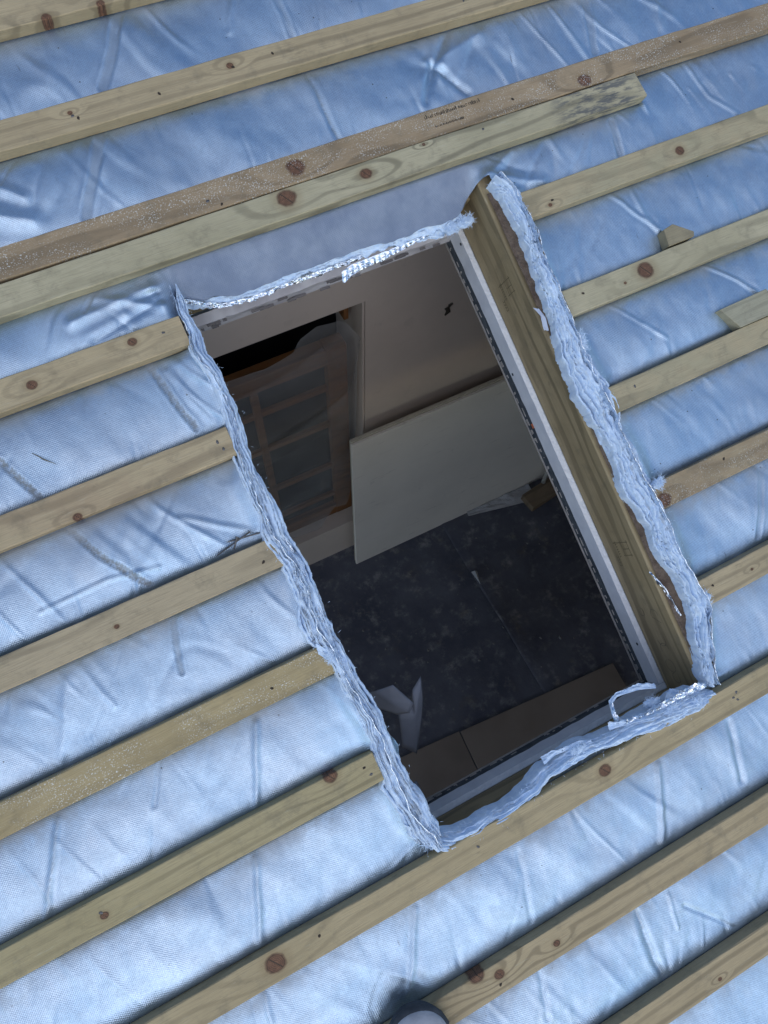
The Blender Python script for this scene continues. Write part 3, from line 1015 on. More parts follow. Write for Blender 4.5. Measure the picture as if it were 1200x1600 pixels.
us = axis(UA - .05, -.80, 1.34, UZ + .05, .0031, .03)
vs = axis(-1.95, -1.27, .97, 1.25, .0031, .03)
UU, VV = np.meshgrid(us, vs, indexing='ij')
WW, DD, SS, MM, DU = foil_height(UU, VV)
for k in range(11):
    m = (VV < VK[k] + .002) & (VV > VK[k] - (BW if k != 2 else np.where(UU < .90, .101, BW)) - .002)
    WW = np.where(m, np.minimum(WW, -.0272), WW)
uLo, uRo = uL, uR
uL = lambda v: uLo(v) + .011 * (v < .37)
uR = lambda v: uRo(v) - .012 * (v < .33)
inside = (UU > uL(VV)) & (UU < uR(VV)) & (VV > -.640) & (VV < vT(UU))
nu, nv = UU.shape
idx = np.arange(nu * nv).reshape(nu, nv)
keep = ~(inside[:-1, :-1] & inside[1:, :-1] & inside[1:, 1:] & inside[:-1, 1:])
q = np.stack([idx[:-1, :-1], idx[1:, :-1], idx[1:, 1:], idx[:-1, 1:]], -1)[keep]
usedv = np.unique(q)
bm_ = np.zeros(nu * nv, bool); bm_[usedv] = True
bm_ = bm_.reshape(nu, nv) & inside
dl, dr, dt_, db_ = UU - uL(VV), uR(VV) - UU, vT(UU) - VV, VV + .640
mn = np.minimum(np.minimum(dl, dr), np.minimum(dt_, db_))
U2 = np.where(bm_ & (mn == dl), uL(VV), np.where(bm_ & (mn == dr), uR(VV), UU))
V2 = np.where(bm_ & (mn == dt_), vT(UU), np.where(bm_ & (mn == db_), -.640, VV))
UU, VV = U2, V2
remap = np.full(nu * nv, -1); remap[usedv] = np.arange(len(usedv))
co = np.stack([UU, VV, WW], -1).reshape(-1, 3)[usedv]
q = remap[q]
me = bpy.data.meshes.new('foil_face')
me.vertices.add(len(co)); me.vertices.foreach_set('co', co.astype(np.float32).ravel())
me.loops.add(q.size); me.loops.foreach_set('vertex_index', q.astype(np.int32).ravel())
me.polygons.add(len(q)); me.polygons.foreach_set('loop_start', np.arange(0, q.size, 4, dtype=np.int32))
me.polygons.foreach_set('loop_total', np.full(len(q), 4, dtype=np.int32))
me.update(calc_edges=True)
me.polygons.foreach_set('use_smooth', np.ones(len(q), dtype=bool))
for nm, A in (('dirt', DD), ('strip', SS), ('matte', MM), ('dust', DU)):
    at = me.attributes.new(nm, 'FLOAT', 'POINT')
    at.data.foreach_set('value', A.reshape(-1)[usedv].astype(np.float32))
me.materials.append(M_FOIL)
mesh_obj('foil_face', None, None, None, parent=blanket, me=me)


# torn edge: bundles of wadding and film layers standing along the cut
def resample(P, step):
    P = np.array(P, float)
    d = np.r_[0, np.cumsum(np.linalg.norm(np.diff(P, axis=0), axis=1))]
    s = np.arange(0, d[-1], step)
    return np.stack([np.interp(s, d, P[:, i]) for i in range(P.shape[1])], 1), s


def torn_edge(path, n, hbase, seed, film_every=3, wig=.005, wbot=-.06, arch=.010, step=.003, lean=0., fluff=1., wave=.003, fat=.60):
    """path rows: u, v, width, lift ; layers lie side by side across the width"""
    P, s = resample(path, step)
    # smooth
    for _ in range(4):
        P[1:-1] = (P[:-2] + 2 * P[1:-1] + P[2:]) / 4
    T = np.gradient(P[:, :2], axis=0); T /= np.linalg.norm(T, axis=1)[:, None]
    Nn = np.stack([-T[:, 1], T[:, 0]], 1)
    env = np.minimum(sstep(s, 0, .03), 1 - sstep(s, s[-1] - .03, s[-1])) * .7 + .3
    com = (fbm(s * 16, s * 0 + seed, 3) - .5)
    for i in range(n):
        f = (i + .5) / n - .5
        film = film_every and (i % film_every == film_every - 1)
        wid = P[:, 2] * env
        sp_ = wid / n
        c = f * wid * (.75 + .5 * fbm(s * 11 + 5, s * 0 + seed * 3, 2)) + wig * 2. * com + sp_ * 1.5 * (fbm(s * 13 + i * .5, s * 0 + seed + i * .5, 2) - .5)
        c += wave * (fbm(s * 62 + i * .22, s * 0 + seed + i * .2, 2) - .5) * 2
        c += sp_ * .9 * (fbm(s * 45, s * 0 + seed + i * 1.7, 2) - .5)
        c += .0009 * (fbm(s * 120, s * 0 + i * 5 + seed) - .5)
        th = wid / n * (.30 if film else fat) * (1 + .7 * (fbm(s * 40, s * 0 + i * 9 + seed) - .5)) * .5 + .0004
        ht = hbase + P[:, 3] + arch * (1 - (2 * f) ** 2) + .012 * (fbm(s * 22, s * 0 + i * 2.3 + seed * 2, 3) - .5) + .004 * (fbm(s * 110, s * 0 + i * 3.3 + seed, 2) - .5)
        if film: ht = ht + .0025
        ln = lean * f
        V = []
        prof = [(-1.0, 0.), (-1.0, .55), (-.95, .85), (-.55, .97), (0., 1.), (.55, .97), (.95, .85), (1.0, .55), (1.0, 0.)]
        for (a, b) in prof:
            w = wbot + (ht - wbot) * b
            lat = c + a * th + ln * b * .01
            V.append(np.stack([P[:, 0] + Nn[:, 0] * lat, P[:, 1] + Nn[:, 1] * lat, w], 1))
        V = np.stack(V, 1)
        # fluffy surface
        nz = (fbm(np.arange(V.shape[0])[:, None] * .9 + i * 7, np.arange(9)[None, :] * 1.7 + seed * 3 + i, 2) - .5)
        V[:, :, 2] += nz * (.0012 if film else .0046 * fluff); V[:, :, 0] += nz * .0030 * fluff
        Fc = [t[::-1] for t in grid_faces(V.shape[0], 9)]
        mesh_obj('torn_film' if film else 'wadding_layer', V.reshape(-1, 3), Fc, M_FILM if film else M_WAD, parent=blanket, smooth=True)
    return P, Nn, s


def crumpled_edge(path, seed, hbase, wbot=-.05, arch=.008, wig=.004, folds=230., depth=.0085, step=.002, nl=46):
    """cut edge of the blanket: one crumpled surface whose folds run along the cut, merging and parting"""
    P, s = resample(path, step)
    for _ in range(6):
        P[1:-1] = (P[:-2] + 2 * P[1:-1] + P[2:]) / 4
    T = np.gradient(P[:, :2], axis=0); T /= np.linalg.norm(T, axis=1)[:, None]
    Nn = np.stack([-T[:, 1], T[:, 0]], 1)
    com = (fbm(s * 16, s * 0 + seed, 3) - .5) * wig * 2.4 + (fbm(s * 55, s * 0 + seed + 3, 2) - .5) * wig
    env = np.minimum(sstep(s, 0, .03), 1 - sstep(s, s[-1] - .03, s[-1])) * .6 + .4
    f = np.linspace(-1, 1, nl)[None, :]
    wl_ = P[:, 2] * env * .5 * (.70 + .6 * fbm(s * 26, s * 0 + seed + 11, 3))
    wr_ = P[:, 2] * env * .5 * (.70 + .6 * fbm(s * 26, s * 0 + seed + 29, 3))
    lat = np.where(f < 0, f * wl_[:, None], f * wr_[:, None]) + com[:, None]
    S = np.repeat(s[:, None], nl, 1)
    wob = .010 * fbm(S * 14 + seed, lat * 30 + 5, 3) + .003 * fbm(S * 60, lat * 60 + seed, 2)
    n = fbm((lat - com[:, None] + wob) * folds + seed * 7, S * 11 + seed, 2, .45)
    gap = 1 - np.exp(-np.abs(2 * n - 1) / .20)
    n2 = fbm((lat + wob) * folds * 2.1 + 31, S * 26 + seed * 3, 2, .5)
    edge = 1 - np.abs(f) ** 5
    h = hbase + P[:, 3][:, None] + arch * (1 - f ** 2) + depth * (gap - .6) + .0028 * (n2 - .5) * 2 + .012 * (fbm(S * 18 + 3, lat * 45 + seed, 3) - .5) + .0022 * (fbm(S * 190, lat * 240 + seed, 2) - .5)
    W = wbot + (h - wbot) * edge
    lat = lat + (W - hbase) * .12 * f
    X = P[:, 0][:, None] + Nn[:, 0][:, None] * lat; Y = P[:, 1][:, None] + Nn[:, 1][:, None] * lat
    V = np.stack([X, Y, W], -1)
    mesh_obj('torn_edge', V.reshape(-1, 3), [t[::-1] for t in grid_faces(V.shape[0], nl)], M_WAD, parent=blanket, smooth=True)
    return P, Nn, s


def fibres(P, Nn, count, length, seed, hbase, name='loose_fibre'):
    r = random.Random(seed)
    V, F = [], []
    for k in range(count):
        i = r.randrange(len(P))
        lat = r.uniform(-.55, .55) * P[i, 2]
        b = Vector((P[i, 0] + Nn[i, 0] * lat, P[i, 1] + Nn[i, 1] * lat, hbase + P[i, 3] + r.uniform(-.006, .006)))
        sg = 1 if lat > 0 else -1
        d = Vector((Nn[i, 0] * sg + r.uniform(-.9, .9), Nn[i, 1] * sg + r.uniform(-.9, .9), r.uniform(-.3, .7))).normalized()
        L = length * r.uniform(.4, 1.3)
        side = d.cross(Vector((0, 0, 1)))
        if side.length < .01: continue
        side = side.normalized() * .00022
        m = b + d * L * .55 + Vector((r.uniform(-1, 1), r.uniform(-1, 1), r.uniform(-.5, .5))) * L * .18
        e = b + d * L + Vector((r.uniform(-1, 1), r.uniform(-1, 1), r.uniform(-1, .5))) * L * .35
        n = len(V)
        V += [tuple(b - side), tuple(b + side), tuple(m + side), tuple(m - side), tuple(e)]
        F += [(n, n + 1, n + 2, n + 3), (n + 3, n + 2, n + 4)]
    tag(mesh_obj(name, V, F, M_WAD, parent=blanket), kind='stuff')


wl = [1.3 * q_ for q_ in [.014, .018, .022, .024, .024, .026, .026, .028, .034, .040, .036, .036, .042, .030, .030, .034, .036, .044, .052, .046]]
pathL = [(p[0] + .012, p[1], wl[i], (.0 if i > 2 else -.012)) for i, p in enumerate(LEFT)]
P_, N_, s_ = crumpled_edge(pathL, 1.3, -.001, depth=.019, folds=270.)
torn_edge([(a, b, c * .95, d) for a, b, c, d in pathL], 4, -.006, 1.3, wig=.004, film_every=0, fluff=.7, wave=.0012, fat=.50)
torn_edge([(a - .004, b, c * .16, d + .010) for a, b, c, d in pathL], 1, -.003, 2.9, wig=.006, film_every=1, fluff=.5, wave=.0015)
fibres(P_, N_, 200, .004, 3, .002)
pathR = []
for k, v in enumerate(np.linspace(.372, -.632, 34)):
    a = lerp_path([(p[1], p[0]) for p in RIN], v); b = lerp_path([(p[1], p[0]) for p in ROUT], v)
    pathR.append(((a + b) / 2 + .004, v, max(.016, (b - a) * .86), 0.))
P_, N_, s_ = crumpled_edge(pathR, 4.7, -.005, wbot=-.035, arch=.010, wig=.005, folds=240., depth=.021)
torn_edge(pathR, 8, -.004, 4.7, wig=.006, film_every=0, fluff=1., wave=.003, fat=.46, wbot=-.03)
torn_edge([(a + .006, b, c * .10, d + .009) for a, b, c, d in pathR], 1, -.002, 7.7, wig=.008, film_every=1, fluff=.6, wave=.002, wbot=-.03)
fibres(P_, N_, 500, .005, 4, .006)
pathB = [(-.072, -.629, .030, 0), (-.03, -.641, .026, -.004), (.0, -.644, .024, -.004), (.05, -.645, .022, -.004), (.08, -.643, .020, -.004), (.12, -.634, .020, 0), (.155, -.624, .022, 0),
         (.19, -.620, .022, .0), (.225, -.618, .024, 0), (.27, -.620, .026, .002), (.31, -.624, .026, .004), (.36, -.629, .030, .006), (.42, -.632, .036, .008), (.47, -.635, .034, .008), (.512, -.640, .026, .004)]
pathB = [(a, b - .004, c * .95, d) for a, b, c, d in pathB]
P_, N_, s_ = crumpled_edge([(a, b + .002, c * 1.5, d) for a, b, c, d in pathB], 8.2, -.006, wbot=-.04, arch=.007, wig=.003, folds=230., depth=.015)
torn_edge(pathB, 3, -.008, 8.2, fat=.5, wig=.004, wbot=-.04, arch=.006, film_every=0, fluff=.6, wave=.0015)
fibres(P_, N_, 200, .005, 5, -.002)


# ragged sheets: strips of wadding and film hanging from the torn edges
def ragged(name, base, drop, mat, seed, nt=9, crumple=.004, freq=60, tear=.35, pleat=0.):
    """base: list of (u,v,w); drop: (du,dv,dw) or list -> a torn strip hanging from the base line"""
    P, s = resample(base, .0025)
    n = len(P)
    V = np.zeros((n, nt, 3))
    cut = 1 - tear * np.abs(fbm(s * 45, s * 0 + seed, 4, .65)) * 1.6
    cut = np.clip(cut, .25, 1.1)
    D = np.array(drop, float)
    if D.ndim == 1: D = np.repeat(D[None], n, 0)
    else:
        t0 = np.linspace(0, 1, len(D)); D = np.stack([np.interp(np.linspace(0, 1, n), t0, D[:, i]) for i in range(3)], 1)
    for j in range(nt):
        f = j / (nt - 1)
        nz = fbm(s * freq, s * 0 + f * 5 + seed, 3) - .5
        nz2 = fbm(s * freq + 50, s * 0 + f * 6 + seed + 7, 3) - .5
        pl = pleat * np.sin(s * 2 * math.pi / .011 + 3 * fbm(s * 20, s * 0 + seed)) * f
        V[:, j, :] = P[:, :3] + D * (f * cut)[:, None]
        V[:, j, 2] += crumple * nz * (.3 + f) * 2 + pl
        V[:, j, 1] += crumple * nz2 * (.2 + f) * 1.4
    F = grid_faces(n, nt)
    return mesh_obj(name, V.reshape(-1, 3), F, mat, parent=blanket, smooth=mat is not M_FILM)


ub = np.linspace(-.075, .475, 14)
base = [(u, float(vT(np.array(u))) + .004, -.059) for u in ub]
ragged('wadding_fringe', base, (.0, -.019, -.012), M_WAD, 2.2, tear=.42, crumple=.006)
ragged('wadding_fringe', [(u, v - .001, w - .005) for u, v, w in base], (.0, -.016, -.022), M_WAD, 5.2, tear=.5, crumple=.006)
ragged('torn_film', [(u, v - .012, w - .004) for u, v, w in base[1:9]], [(0, -.004, -.003), (0, -.010, -.004), (0, -.006, -.004), (0, -.010, -.006), (0, -.006, -.004)], M_FILM, 3.1, tear=.3, crumple=.004, freq=110)
ragged('torn_film', [(.215, .330, -.070), (.235, .336, -.068), (.28, .337, -.068), (.335, .338, -.066), (.40, .341, -.066)],
       [(-.006, -.022, -.006), (-.004, -.015, -.006), (-.002, -.013, -.004), (0, -.008, -.004), (0, -.003, -.002)], M_FILM, 9.4, tear=.12, crumple=.002, freq=90, pleat=.0018)
ragged('wadding_fringe', [(.36, .350, -.066), (.42, .348, -.068), (.485, .352, -.070)], [(0, -.012, -.006), (0, -.026, -.012), (0, -.022, -.014)], M_WAD, 6.6, tear=.3, crumple=.007)
ragged('torn_film', [(-.085, .372, -.03), (-.05, .362, -.045), (-.02, .352, -.06), (.01, .345, -.066)], (.0, -.008, -.006), M_FILM, 1.7, tear=.3, crumple=.005, freq=110)
# loose torn pieces at the bottom right corner
ragged('wadding_fringe', [(.30, -.612, -.004), (.36, -.618, .002), (.43, -.622, .004), (.50, -.628, .002)], [(0, .020, .002), (0, .012, .01), (0, .026, -.01), (0, .016, -.01)], M_WAD, 12.1, tear=.5, crumple=.008)
ragged('torn_film', [(.33, -.612, .006), (.38, -.616, .010), (.44, -.618, .012), (.50, -.624, .010)], [(0, .010, .004), (0, .006, .006), (0, .022, .004), (0, .012, .0)], M_FILM, 14.3, tear=.4, crumple=.007, freq=120)
ragged('wadding_fringe', [(.315, -.612, -.006), (.318, -.595, -.010), (.325, -.578, -.016), (.345, -.572, -.02), (.385, -.578, -.018), (.42, -.59, -.012)], (.004, .013, -.004), M_WAD, 22.1, tear=.4, crumple=.005)
ragged('torn_film', [(.318, -.61, .0), (.316, -.594, -.004), (.322, -.576, -.010)], (.012, .004, -.006), M_FILM, 23.1, tear=.25, crumple=.004, freq=110)
ragged('wadding_fringe', [(.165, -.607, -.004), (.19, -.603, -.006), (.225, -.606, -.004), (.26, -.612, .0)], [(0, .020, -.006), (0, .010, -.002), (0, .012, 0), (0, .008, 0)], M_WAD, 25.1, tear=.4, crumple=.005)
# film edge glinting along the right, tongue of white film, foil corner by the lower left
ragged('torn_film', [(.508, .125, -.004), (.512, .105, -.002), (.508, .08, -.004)], (-.012, .004, .003), simple_mat('white_film', (.48, .51, .58), (.56, .60, .66), 30, .45, .4, 80), 31.2, tear=.15, crumple=.003)
ragged('torn_film', [(.520, .33, -.034), (.535, .27, -.034), (.522, .20, -.036)], (-.010, .0, -.010), M_FILM, 33.2, tear=.4, crumple=.006, freq=100)
ragged('torn_film', [(.508, -.40, -.02), (.522, -.44, -.02), (.53, -.5, -.022)], (-.006, .0, -.004), M_FILM, 34.2, tear=.5, crumple=.006, freq=120)
ragged('torn_film', [(-.088, .02, .004), (-.084, -.06, .004), (-.078, -.15, .004), (-.082, -.26, .0), (-.078, -.36, .0), (-.07, -.44, -.004)], (.006, .0, -.005), M_FILM, 36.2, tear=.6, crumple=.005, freq=130)
ragged('foil_corner', [(-.078, -.40, -.012), (-.074, -.44, -.012), (-.072, -.48, -.012), (-.074, -.50, -.014)], [(.006, 0, -.006), (.020, -.004, -.02), (.030, .0, -.03), (.006, -.006, -.01)], M_FOIL, 38.2, tear=.1, crumple=.003, freq=30)
# ragged lower tongues of the left edge
ragged('wadding_fringe', [(-.108, -.245, .006), (-.094, -.262, .008), (-.084, -.270, .006)], (-.004, -.034, -.012), M_WAD, 40.2, tear=.35, crumple=.005)
ragged('wadding_fringe', [(-.098, -.575, .0), (-.075, -.60, .004), (-.056, -.615, .0)], (.008, -.030, -.016), M_WAD, 41.2, tear=.5, crumple=.006)
def clump(u, v, w, a, b, c, rz, seed):
    n1, n2 = 26, 18
    V = []
    for i in range(n1):
        for j in range(n2):
            th = 2 * math.pi * i / n1; ph = math.pi * (j + .5) / n2
            d = (math.cos(th) * math.sin(ph), math.sin(th) * math.sin(ph), math.cos(ph))
            k = .35 + 1.3 * float(fbm(np.array(d[0] * 2.6 + seed * 3.1 + 20), np.array(d[1] * 1.9 + d[2] * 1.3 + seed + 20), 4, .62))
            x, y, z = d[0] * a * k, d[1] * b * k, d[2] * c * k
            V.append((u + x * math.cos(rz) - y * math.sin(rz), v + x * math.sin(rz) + y * math.cos(rz), w + z))
    F = []
    for i in range(n1):
        for j in range(n2 - 1):
            i2 = (i + 1) % n1
            F.append((i * n2 + j, i * n2 + j + 1, i2 * n2 + j + 1, i2 * n2 + j))
    F.append(tuple(i * n2 for i in range(n1))); F.append(tuple(i * n2 + n2 - 1 for i in range(n1))[::-1])
    mesh_obj('wadding_tuft', V, F, M_WAD, parent=blanket, smooth=True)
    r = random.Random(int(seed * 10))
    PP = np.array([[u + r.uniform(-a, a) * .7 * math.cos(rz) - r.uniform(-b, b) * .7 * math.sin(rz), v + r.uniform(-a, a) * .7 * math.sin(rz) + r.uniform(-b, b) * .7, b, w + c * .6] for _ in range(40)])
    NNN = np.array([[math.cos(t), math.sin(t)] for t in np.linspace(0, 6.2, 40)])
    fibres(PP, NNN, 420, .008, int(seed * 7), 0., 'loose_fibre')


for k, cl4 in enumerate([(-.064, -.585, -.004, .022, .011, .009, R(-70)), (-.070, -.615, .0, .017, .013, .009, R(-60)), (-.092, -.272, .002, .014, .009, .008, R(-75)),
                         (.475, .338, -.066, .018, .010, .007, R(10)), (.445, .336, -.070, .016, .009, .006, R(5)), (.552, .04, .004, .016, .009, .008, R(-75)),
                         (.578, -.255, .004, .014, .009, .008, R(20)), (.566, -.485, .004, .016, .010, .008, R(30)),
                         (.47, -.640, .004, .018, .010, .008, R(0)), (.42, -.630, .002, .016, .008, .007, R(5)), (.23, -.612, -.002, .018, .007, .006, R(10)), (.395, -.606, -.006, .016, .007, .005, R(-12))]):
    clump(*cl4, 3.3 + k * 1.7)
# rafter top under the lifted foil, its shadow painted in as a brown strip
NG = 90
tv = np.linspace(.36, -.63, NG)
V = []
for i, v in enumerate(tv):
    a = .5125; b = .563
    for j, u in enumerate(np.linspace(a + .006, b, 7)):
        V.append((u, v, -.0285 + .006 * fbm(np.array(v * 40.), np.array(j * 1.3))))
mesh_obj('rafter_top_shade', V, grid_faces(NG, 7), M_TOPSHADE, parent=blanket, smooth=True)

# ------------------------------------------------------------------ offcuts, nails, shoe on the roof
def prism(name, pts, w0, w1, mat, label, cat, group=None, skew=(0, 0)):
    um = sum(p[0] for p in pts) / len(pts); vm = sum(p[1] for p in pts) / len(pts)
    n = len(pts)
    V = [(p[0] - um, p[1] - vm, 0) for p in pts] + [(p[0] - um + skew[0], p[1] - vm + skew[1], w1 - w0 + (p[2] if len(p) > 2 else 0)) for p in pts]
    F = [tuple(range(n))[::-1], tuple(range(n, 2 * n))] + [(i, (i + 1) % n, n + (i + 1) % n, n + i) for i in range(n)]
    import bmesh
    me = bpy.data.meshes.new(name); me.from_pydata(V, [], F)
    bm = bmesh.new(); bm.from_mesh(me)
    bmesh.ops.recalc_face_normals(bm, faces=list(bm.faces))
    bmesh.ops.bevel(bm, geom=list(bm.edges), offset=.0009, segments=1, affect='EDGES', profile=.5)
    bm.to_mesh(me); bm.free()
    me.materials.append(mat)
    o = mesh_obj(name, None, None, None, me=me, roof=True, loc=rp(um, vm, w0))
    return tag(o, label, cat, group)


prism('wood_offcut', [(.808, .141), (.812, .174), (.835, .178), (.872, .150), (.868, .141)], -.022, .002,
      wood_material('offcut_wood_a', (.30, .25, .15), (.34, .28, .17), seed=41.), 'small brown wedge offcut behind the batten with the big red knot', 'offcut', 'wood offcuts')
prism('wood_offcut', [(.852, -.008), (.968, -.006), (.990, -.0555), (.880, -.0555)], -.022, .004,
      wood_material('offcut_wood_b', (.36, .33, .22), (.42, .38, .26), seed=43., ring=330, grainmix=.5), 'pale slanted offcut with close grain at the right edge', 'offcut', 'wood offcuts')


def nail(label, a, b):
    a, b = Vector(a), Vector(b)
    d = (b - a).normalized()
    root = empty('nail', rp(*a), roof=True)
    tag(root, label, 'nail', 'loose nails')
    mesh_obj('shank', *tube([Vector((0, 0, 0)), (b - a) * .9, (b - a)], [.0014, .0014, .0002], 7), M_NAIL, parent=root)
    mesh_obj('head', *tube([d * -.0012, d * .0002], .0034, 10), M_NAIL, parent=root)


nail('loose nail pointing down left beside the batten on the left', (-.130, -.036, -.012), (-.195, -.050, -.014))
nail('loose nail lying flat against the batten, nearest the torn edge', (-.112, -.044, -.014), (-.170, -.036, -.012))
nail('short loose nail crossing two others beside the torn left edge', (-.152, -.036, -.008), (-.164, -.052, -.012))
# stray splinter on the foil
sp = mesh_obj('splinter', *tube([(0, 0, 0), (.012, -.016, .001), (.026, -.030, 0)], [.0004, .0010, .0003], 5), simple_mat('old_splinter', (.10, .08, .04), (.14, .11, .06)), roof=True, loc=rp(-.385, .213, -.013))
tag(sp, 'thin brown splinter lying on the foil at the left', 'splinter')

# shoe: its toe shows at the bottom edge
M_SHOE = simple_mat('grey_canvas', (.34, .34, .35), (.46, .46, .47), 40, .8, .5, 500)
M_RUBBER = simple_mat('dark_rubber', (.035, .04, .045), (.06, .065, .07), 60, .6, .3)
M_LACE = simple_mat('pale_lace', (.36, .36, .37), (.45, .45, .46), 80, .85, .4, 600)
shoe = empty('shoe', rp(-.205, -.834, .001), roof=True)
shoe.scale = (1.12, 1.1, .8)
shoe.rotation_euler = (Matrix.Rotation(PITCH, 3, 'X') @ Matrix.Rotation(R(-14), 3, 'Z')).to_euler()
tag(shoe, 'toe of a grey canvas shoe with dark rim at the bottom edge', 'shoe')
ST = [  # y from toe, half width, height top
    (0.0, .012, .030), (-.006, .026, .040), (-.016, .037, .048), (-.034, .045, .054), (-.06, .049, .060), (-.09, .049, .070), (-.12, .046, .082), (-.15, .042, .094),
    (-.18, .039, .102), (-.21, .038, .106), (-.24, .037, .108), (-.265, .034, .108), (-.282, .026, .104), (-.290, .012, .098)]


def shoe_ring(y, hw, zt_, z0_, n=20, grow=0.):
    out = []
    for k in range(n):
        t = 2 * math.pi * k / n
        cxx = math.cos(t); s = math.sin(t)
        x = (hw + grow) * math.copysign(abs(cxx) ** .7, cxx)
        z = (z0_ + zt_) / 2 + (zt_ - z0_) / 2 * math.copysign(abs(s) ** .8, s)
        out.append((x, y, z))
    return out


V = []
for (y, hw, z) in ST: V += shoe_ring(y, hw, z, .010)
F = grid_faces(len(ST), 20, True) + [tuple(range(20)), tuple(range((len(ST) - 1) * 20, len(ST) * 20))[::-1]]
up = mesh_obj('upper', V, F, M_SHOE, parent=shoe, smooth=True)
up.modifiers.new('s', 'SUBSURF').render_levels = 2
V = []
for (y, hw, z) in ST: V += shoe_ring(y + (.006 if y == 0 else 0), hw, .026, 0, grow=.0035)
so = mesh_obj('sole', V, F, M_RUBBER, parent=shoe, smooth=True)
so.modifiers.new('s', 'SUBSURF').render_levels = 2
V = []
for (y, hw, z) in ST[:4]: V += [(p[0] * 1.01, p[1] + .0035, min(p[2], z * .62 + .012) + .001) for p in shoe_ring(y, hw, z * .66 + .004, .012, grow=.002)]
mesh_obj('toe_rim', V, grid_faces(4, 20, True) + [tuple(range(20))], M_RUBBER, parent=shoe, smooth=True)
for k in range(6):
    y = -.055 - .018 * k
    z = np.interp(-y, [-a[0] for a in ST], [a[2] for a in ST])
    mesh_obj('lace', *tube([(-.024, y, z - .006), (-.012, y + .004, z + .002), (0, y + .006 * (-1) ** k, z + .004), (.012, y + .004, z + .002), (.024, y, z - .006)], .0026, 7), M_LACE, parent=shoe, smooth=True)

# ------------------------------------------------------------------ in the room
# window frame in the far wall
M_FRAME = wood_material('frame_wood', (.20, .085, .030), (.26, .115, .04), seed=51., ring=160, dark=.5)
win = empty('window', (0, RY1 + .07, OZ0))
tag(win, 'orange brown timber window with glazing bars in the far wall behind plastic', 'window')
Yf0, Yf1 = -.005, .055
fx0, fx1, fz0, fz1 = OX0 + .03, OX1 - .034, .004, OZ1 - OZ0 - .245
fw = .075
mesh_obj('stile', *box(fx1 - fw, fx1, Yf0, Yf1, fz0, fz1, .003), M_FRAME, parent=win)
mesh_obj('stile', *box(fx0, fx0 + fw, Yf0, Yf1, fz0, fz1, .003), M_FRAME, parent=win)
mesh_obj('rail', *box(fx0 + fw, fx1 - fw, Yf0 + .002, Yf1 - .002, fz1 - fw, fz1, .003), M_FRAME, parent=win)
mesh_obj('rail', *box(fx0 + fw, fx1 - fw, Yf0 + .002, Yf1 - .002, fz0, fz0 + fw, .003), M_FRAME, parent=win)
bars_x = [.150, -.14, -.42]
rails = [1.19, .965, .665, .43]
for x in bars_x:
    mesh_obj('glazing_bar', *box(x - .014, x + .014, .008, .046, fz0 + fw, fz1 - fw, .003), M_FRAME, parent=win)
xs = [fx0 + fw] + [b for x in sorted(bars_x) for b in (x - .014, x + .014)] + [fx1 - fw]
for z in rails:
    for a, b in zip(xs[0::2], xs[1::2]):
        mesh_obj('glazing_bar', *box(a, b, .010, .044, z - OZ0 - .013, z - OZ0 + .013, .002), M_FRAME, parent=win)
tg = NT('window_glass')
tg.p(color=(.02, .022, .025), rough=.1, spec=.3)
zs = [fz0 + fw] + sorted(b for z in rails for b in (z - OZ0 - .013, z - OZ0 + .013)) + [fz1 - fw]
for a, b in zip(xs[0::2], xs[1::2]):
    for c, d in zip(zs[0::2], zs[1::2]):
        mesh_obj('pane', *box(a, b, .026, .030, c, d), tg.m, parent=win)
mesh_obj('head_lining', *box(OX0 + .002, OX1 - .012, .0, .10, OZ1 - OZ0 - .014, OZ1 - OZ0 - .003, .002), M_FRAME, parent=win)
mesh_obj('jamb_lining', *box(OX1 - .030, OX1 - .0125, .02, .10, OZ1 - OZ0 - .16, OZ1 - OZ0 - .032, .002), M_FRAME, parent=win)
# plastic sheeting hung over the window
tp = NT('hazy_polythene')
po = tp.obj()
f1 = tp.noise(po, 6, 4, .6)
mp = tp.n('ShaderNodeMapping'); tp.set(mp.inputs[0], po); mp.inputs['Scale'].default_value = (8, 1, 34); mp.inputs['Rotation'].default_value = (0, .30, 0)
f2 = tp.noise(mp.outputs[0], 1., 4, .6, .6)
tp.p(color=(.46, .46, .455), rough=.25, spec=.6, alpha=tp.math('ADD', tp.mr(f1, .3, .7, .26, .38), tp.mr(f2, .5, .8, 0, .10)), normal=tp.bump(f2, .05, .01))
NX, NZ = 80, 110
gx = np.linspace(-.55, .53, NX); gz = np.linspace(.27, 1.64, NZ)
top_pts = [(-.6, 1.50), (.05, 1.526), (.184, 1.511), (.283, 1.534), (.302, 1.583), (.364, 1.614), (.449, 1.597), (.513, 1.488), (.54, 1.4)]
bot_pts = [(-.6, .30), (.17, .315), (.31, .29), (.329, .349), (.38, .427), (.442, .405), (.459, .479), (.486, .868), (.503, 1.366), (.513, 1.488)]
V = []; Fm = []
tops_ = np.interp(gx, [p[0] for p in top_pts], [p[1] for p in top_pts])
bots_ = np.interp(gx, [p[0] for p in bot_pts], [p[1] for p in bot_pts])
for i in range(NX):
    for j in range(NZ):
        f = j / (NZ - 1)
        z = bots_[i] + (tops_[i] - bots_[i]) * f
        x = gx[i]
        y = RY1 + .016 + .016 * (1 - abs(math.sin(9 * z - 5.5 * x + 1.2 * math.sin(4 * x)))) ** 4 * (1 if z > 1.0 else .35) + .014 * (float(fbm(np.array(x * 3 + z * 1.), np.array(z * 9 - x * 4), 3)) - .5) + .006 * math.sin(5 * f)
        V.append((x, y, z))
pl = mesh_obj('plastic_sheet', V, grid_faces(NX, NZ), tp.m, smooth=True)
tag(pl, 'torn hazy polythene sheet hanging in front of the far window', 'sheet')

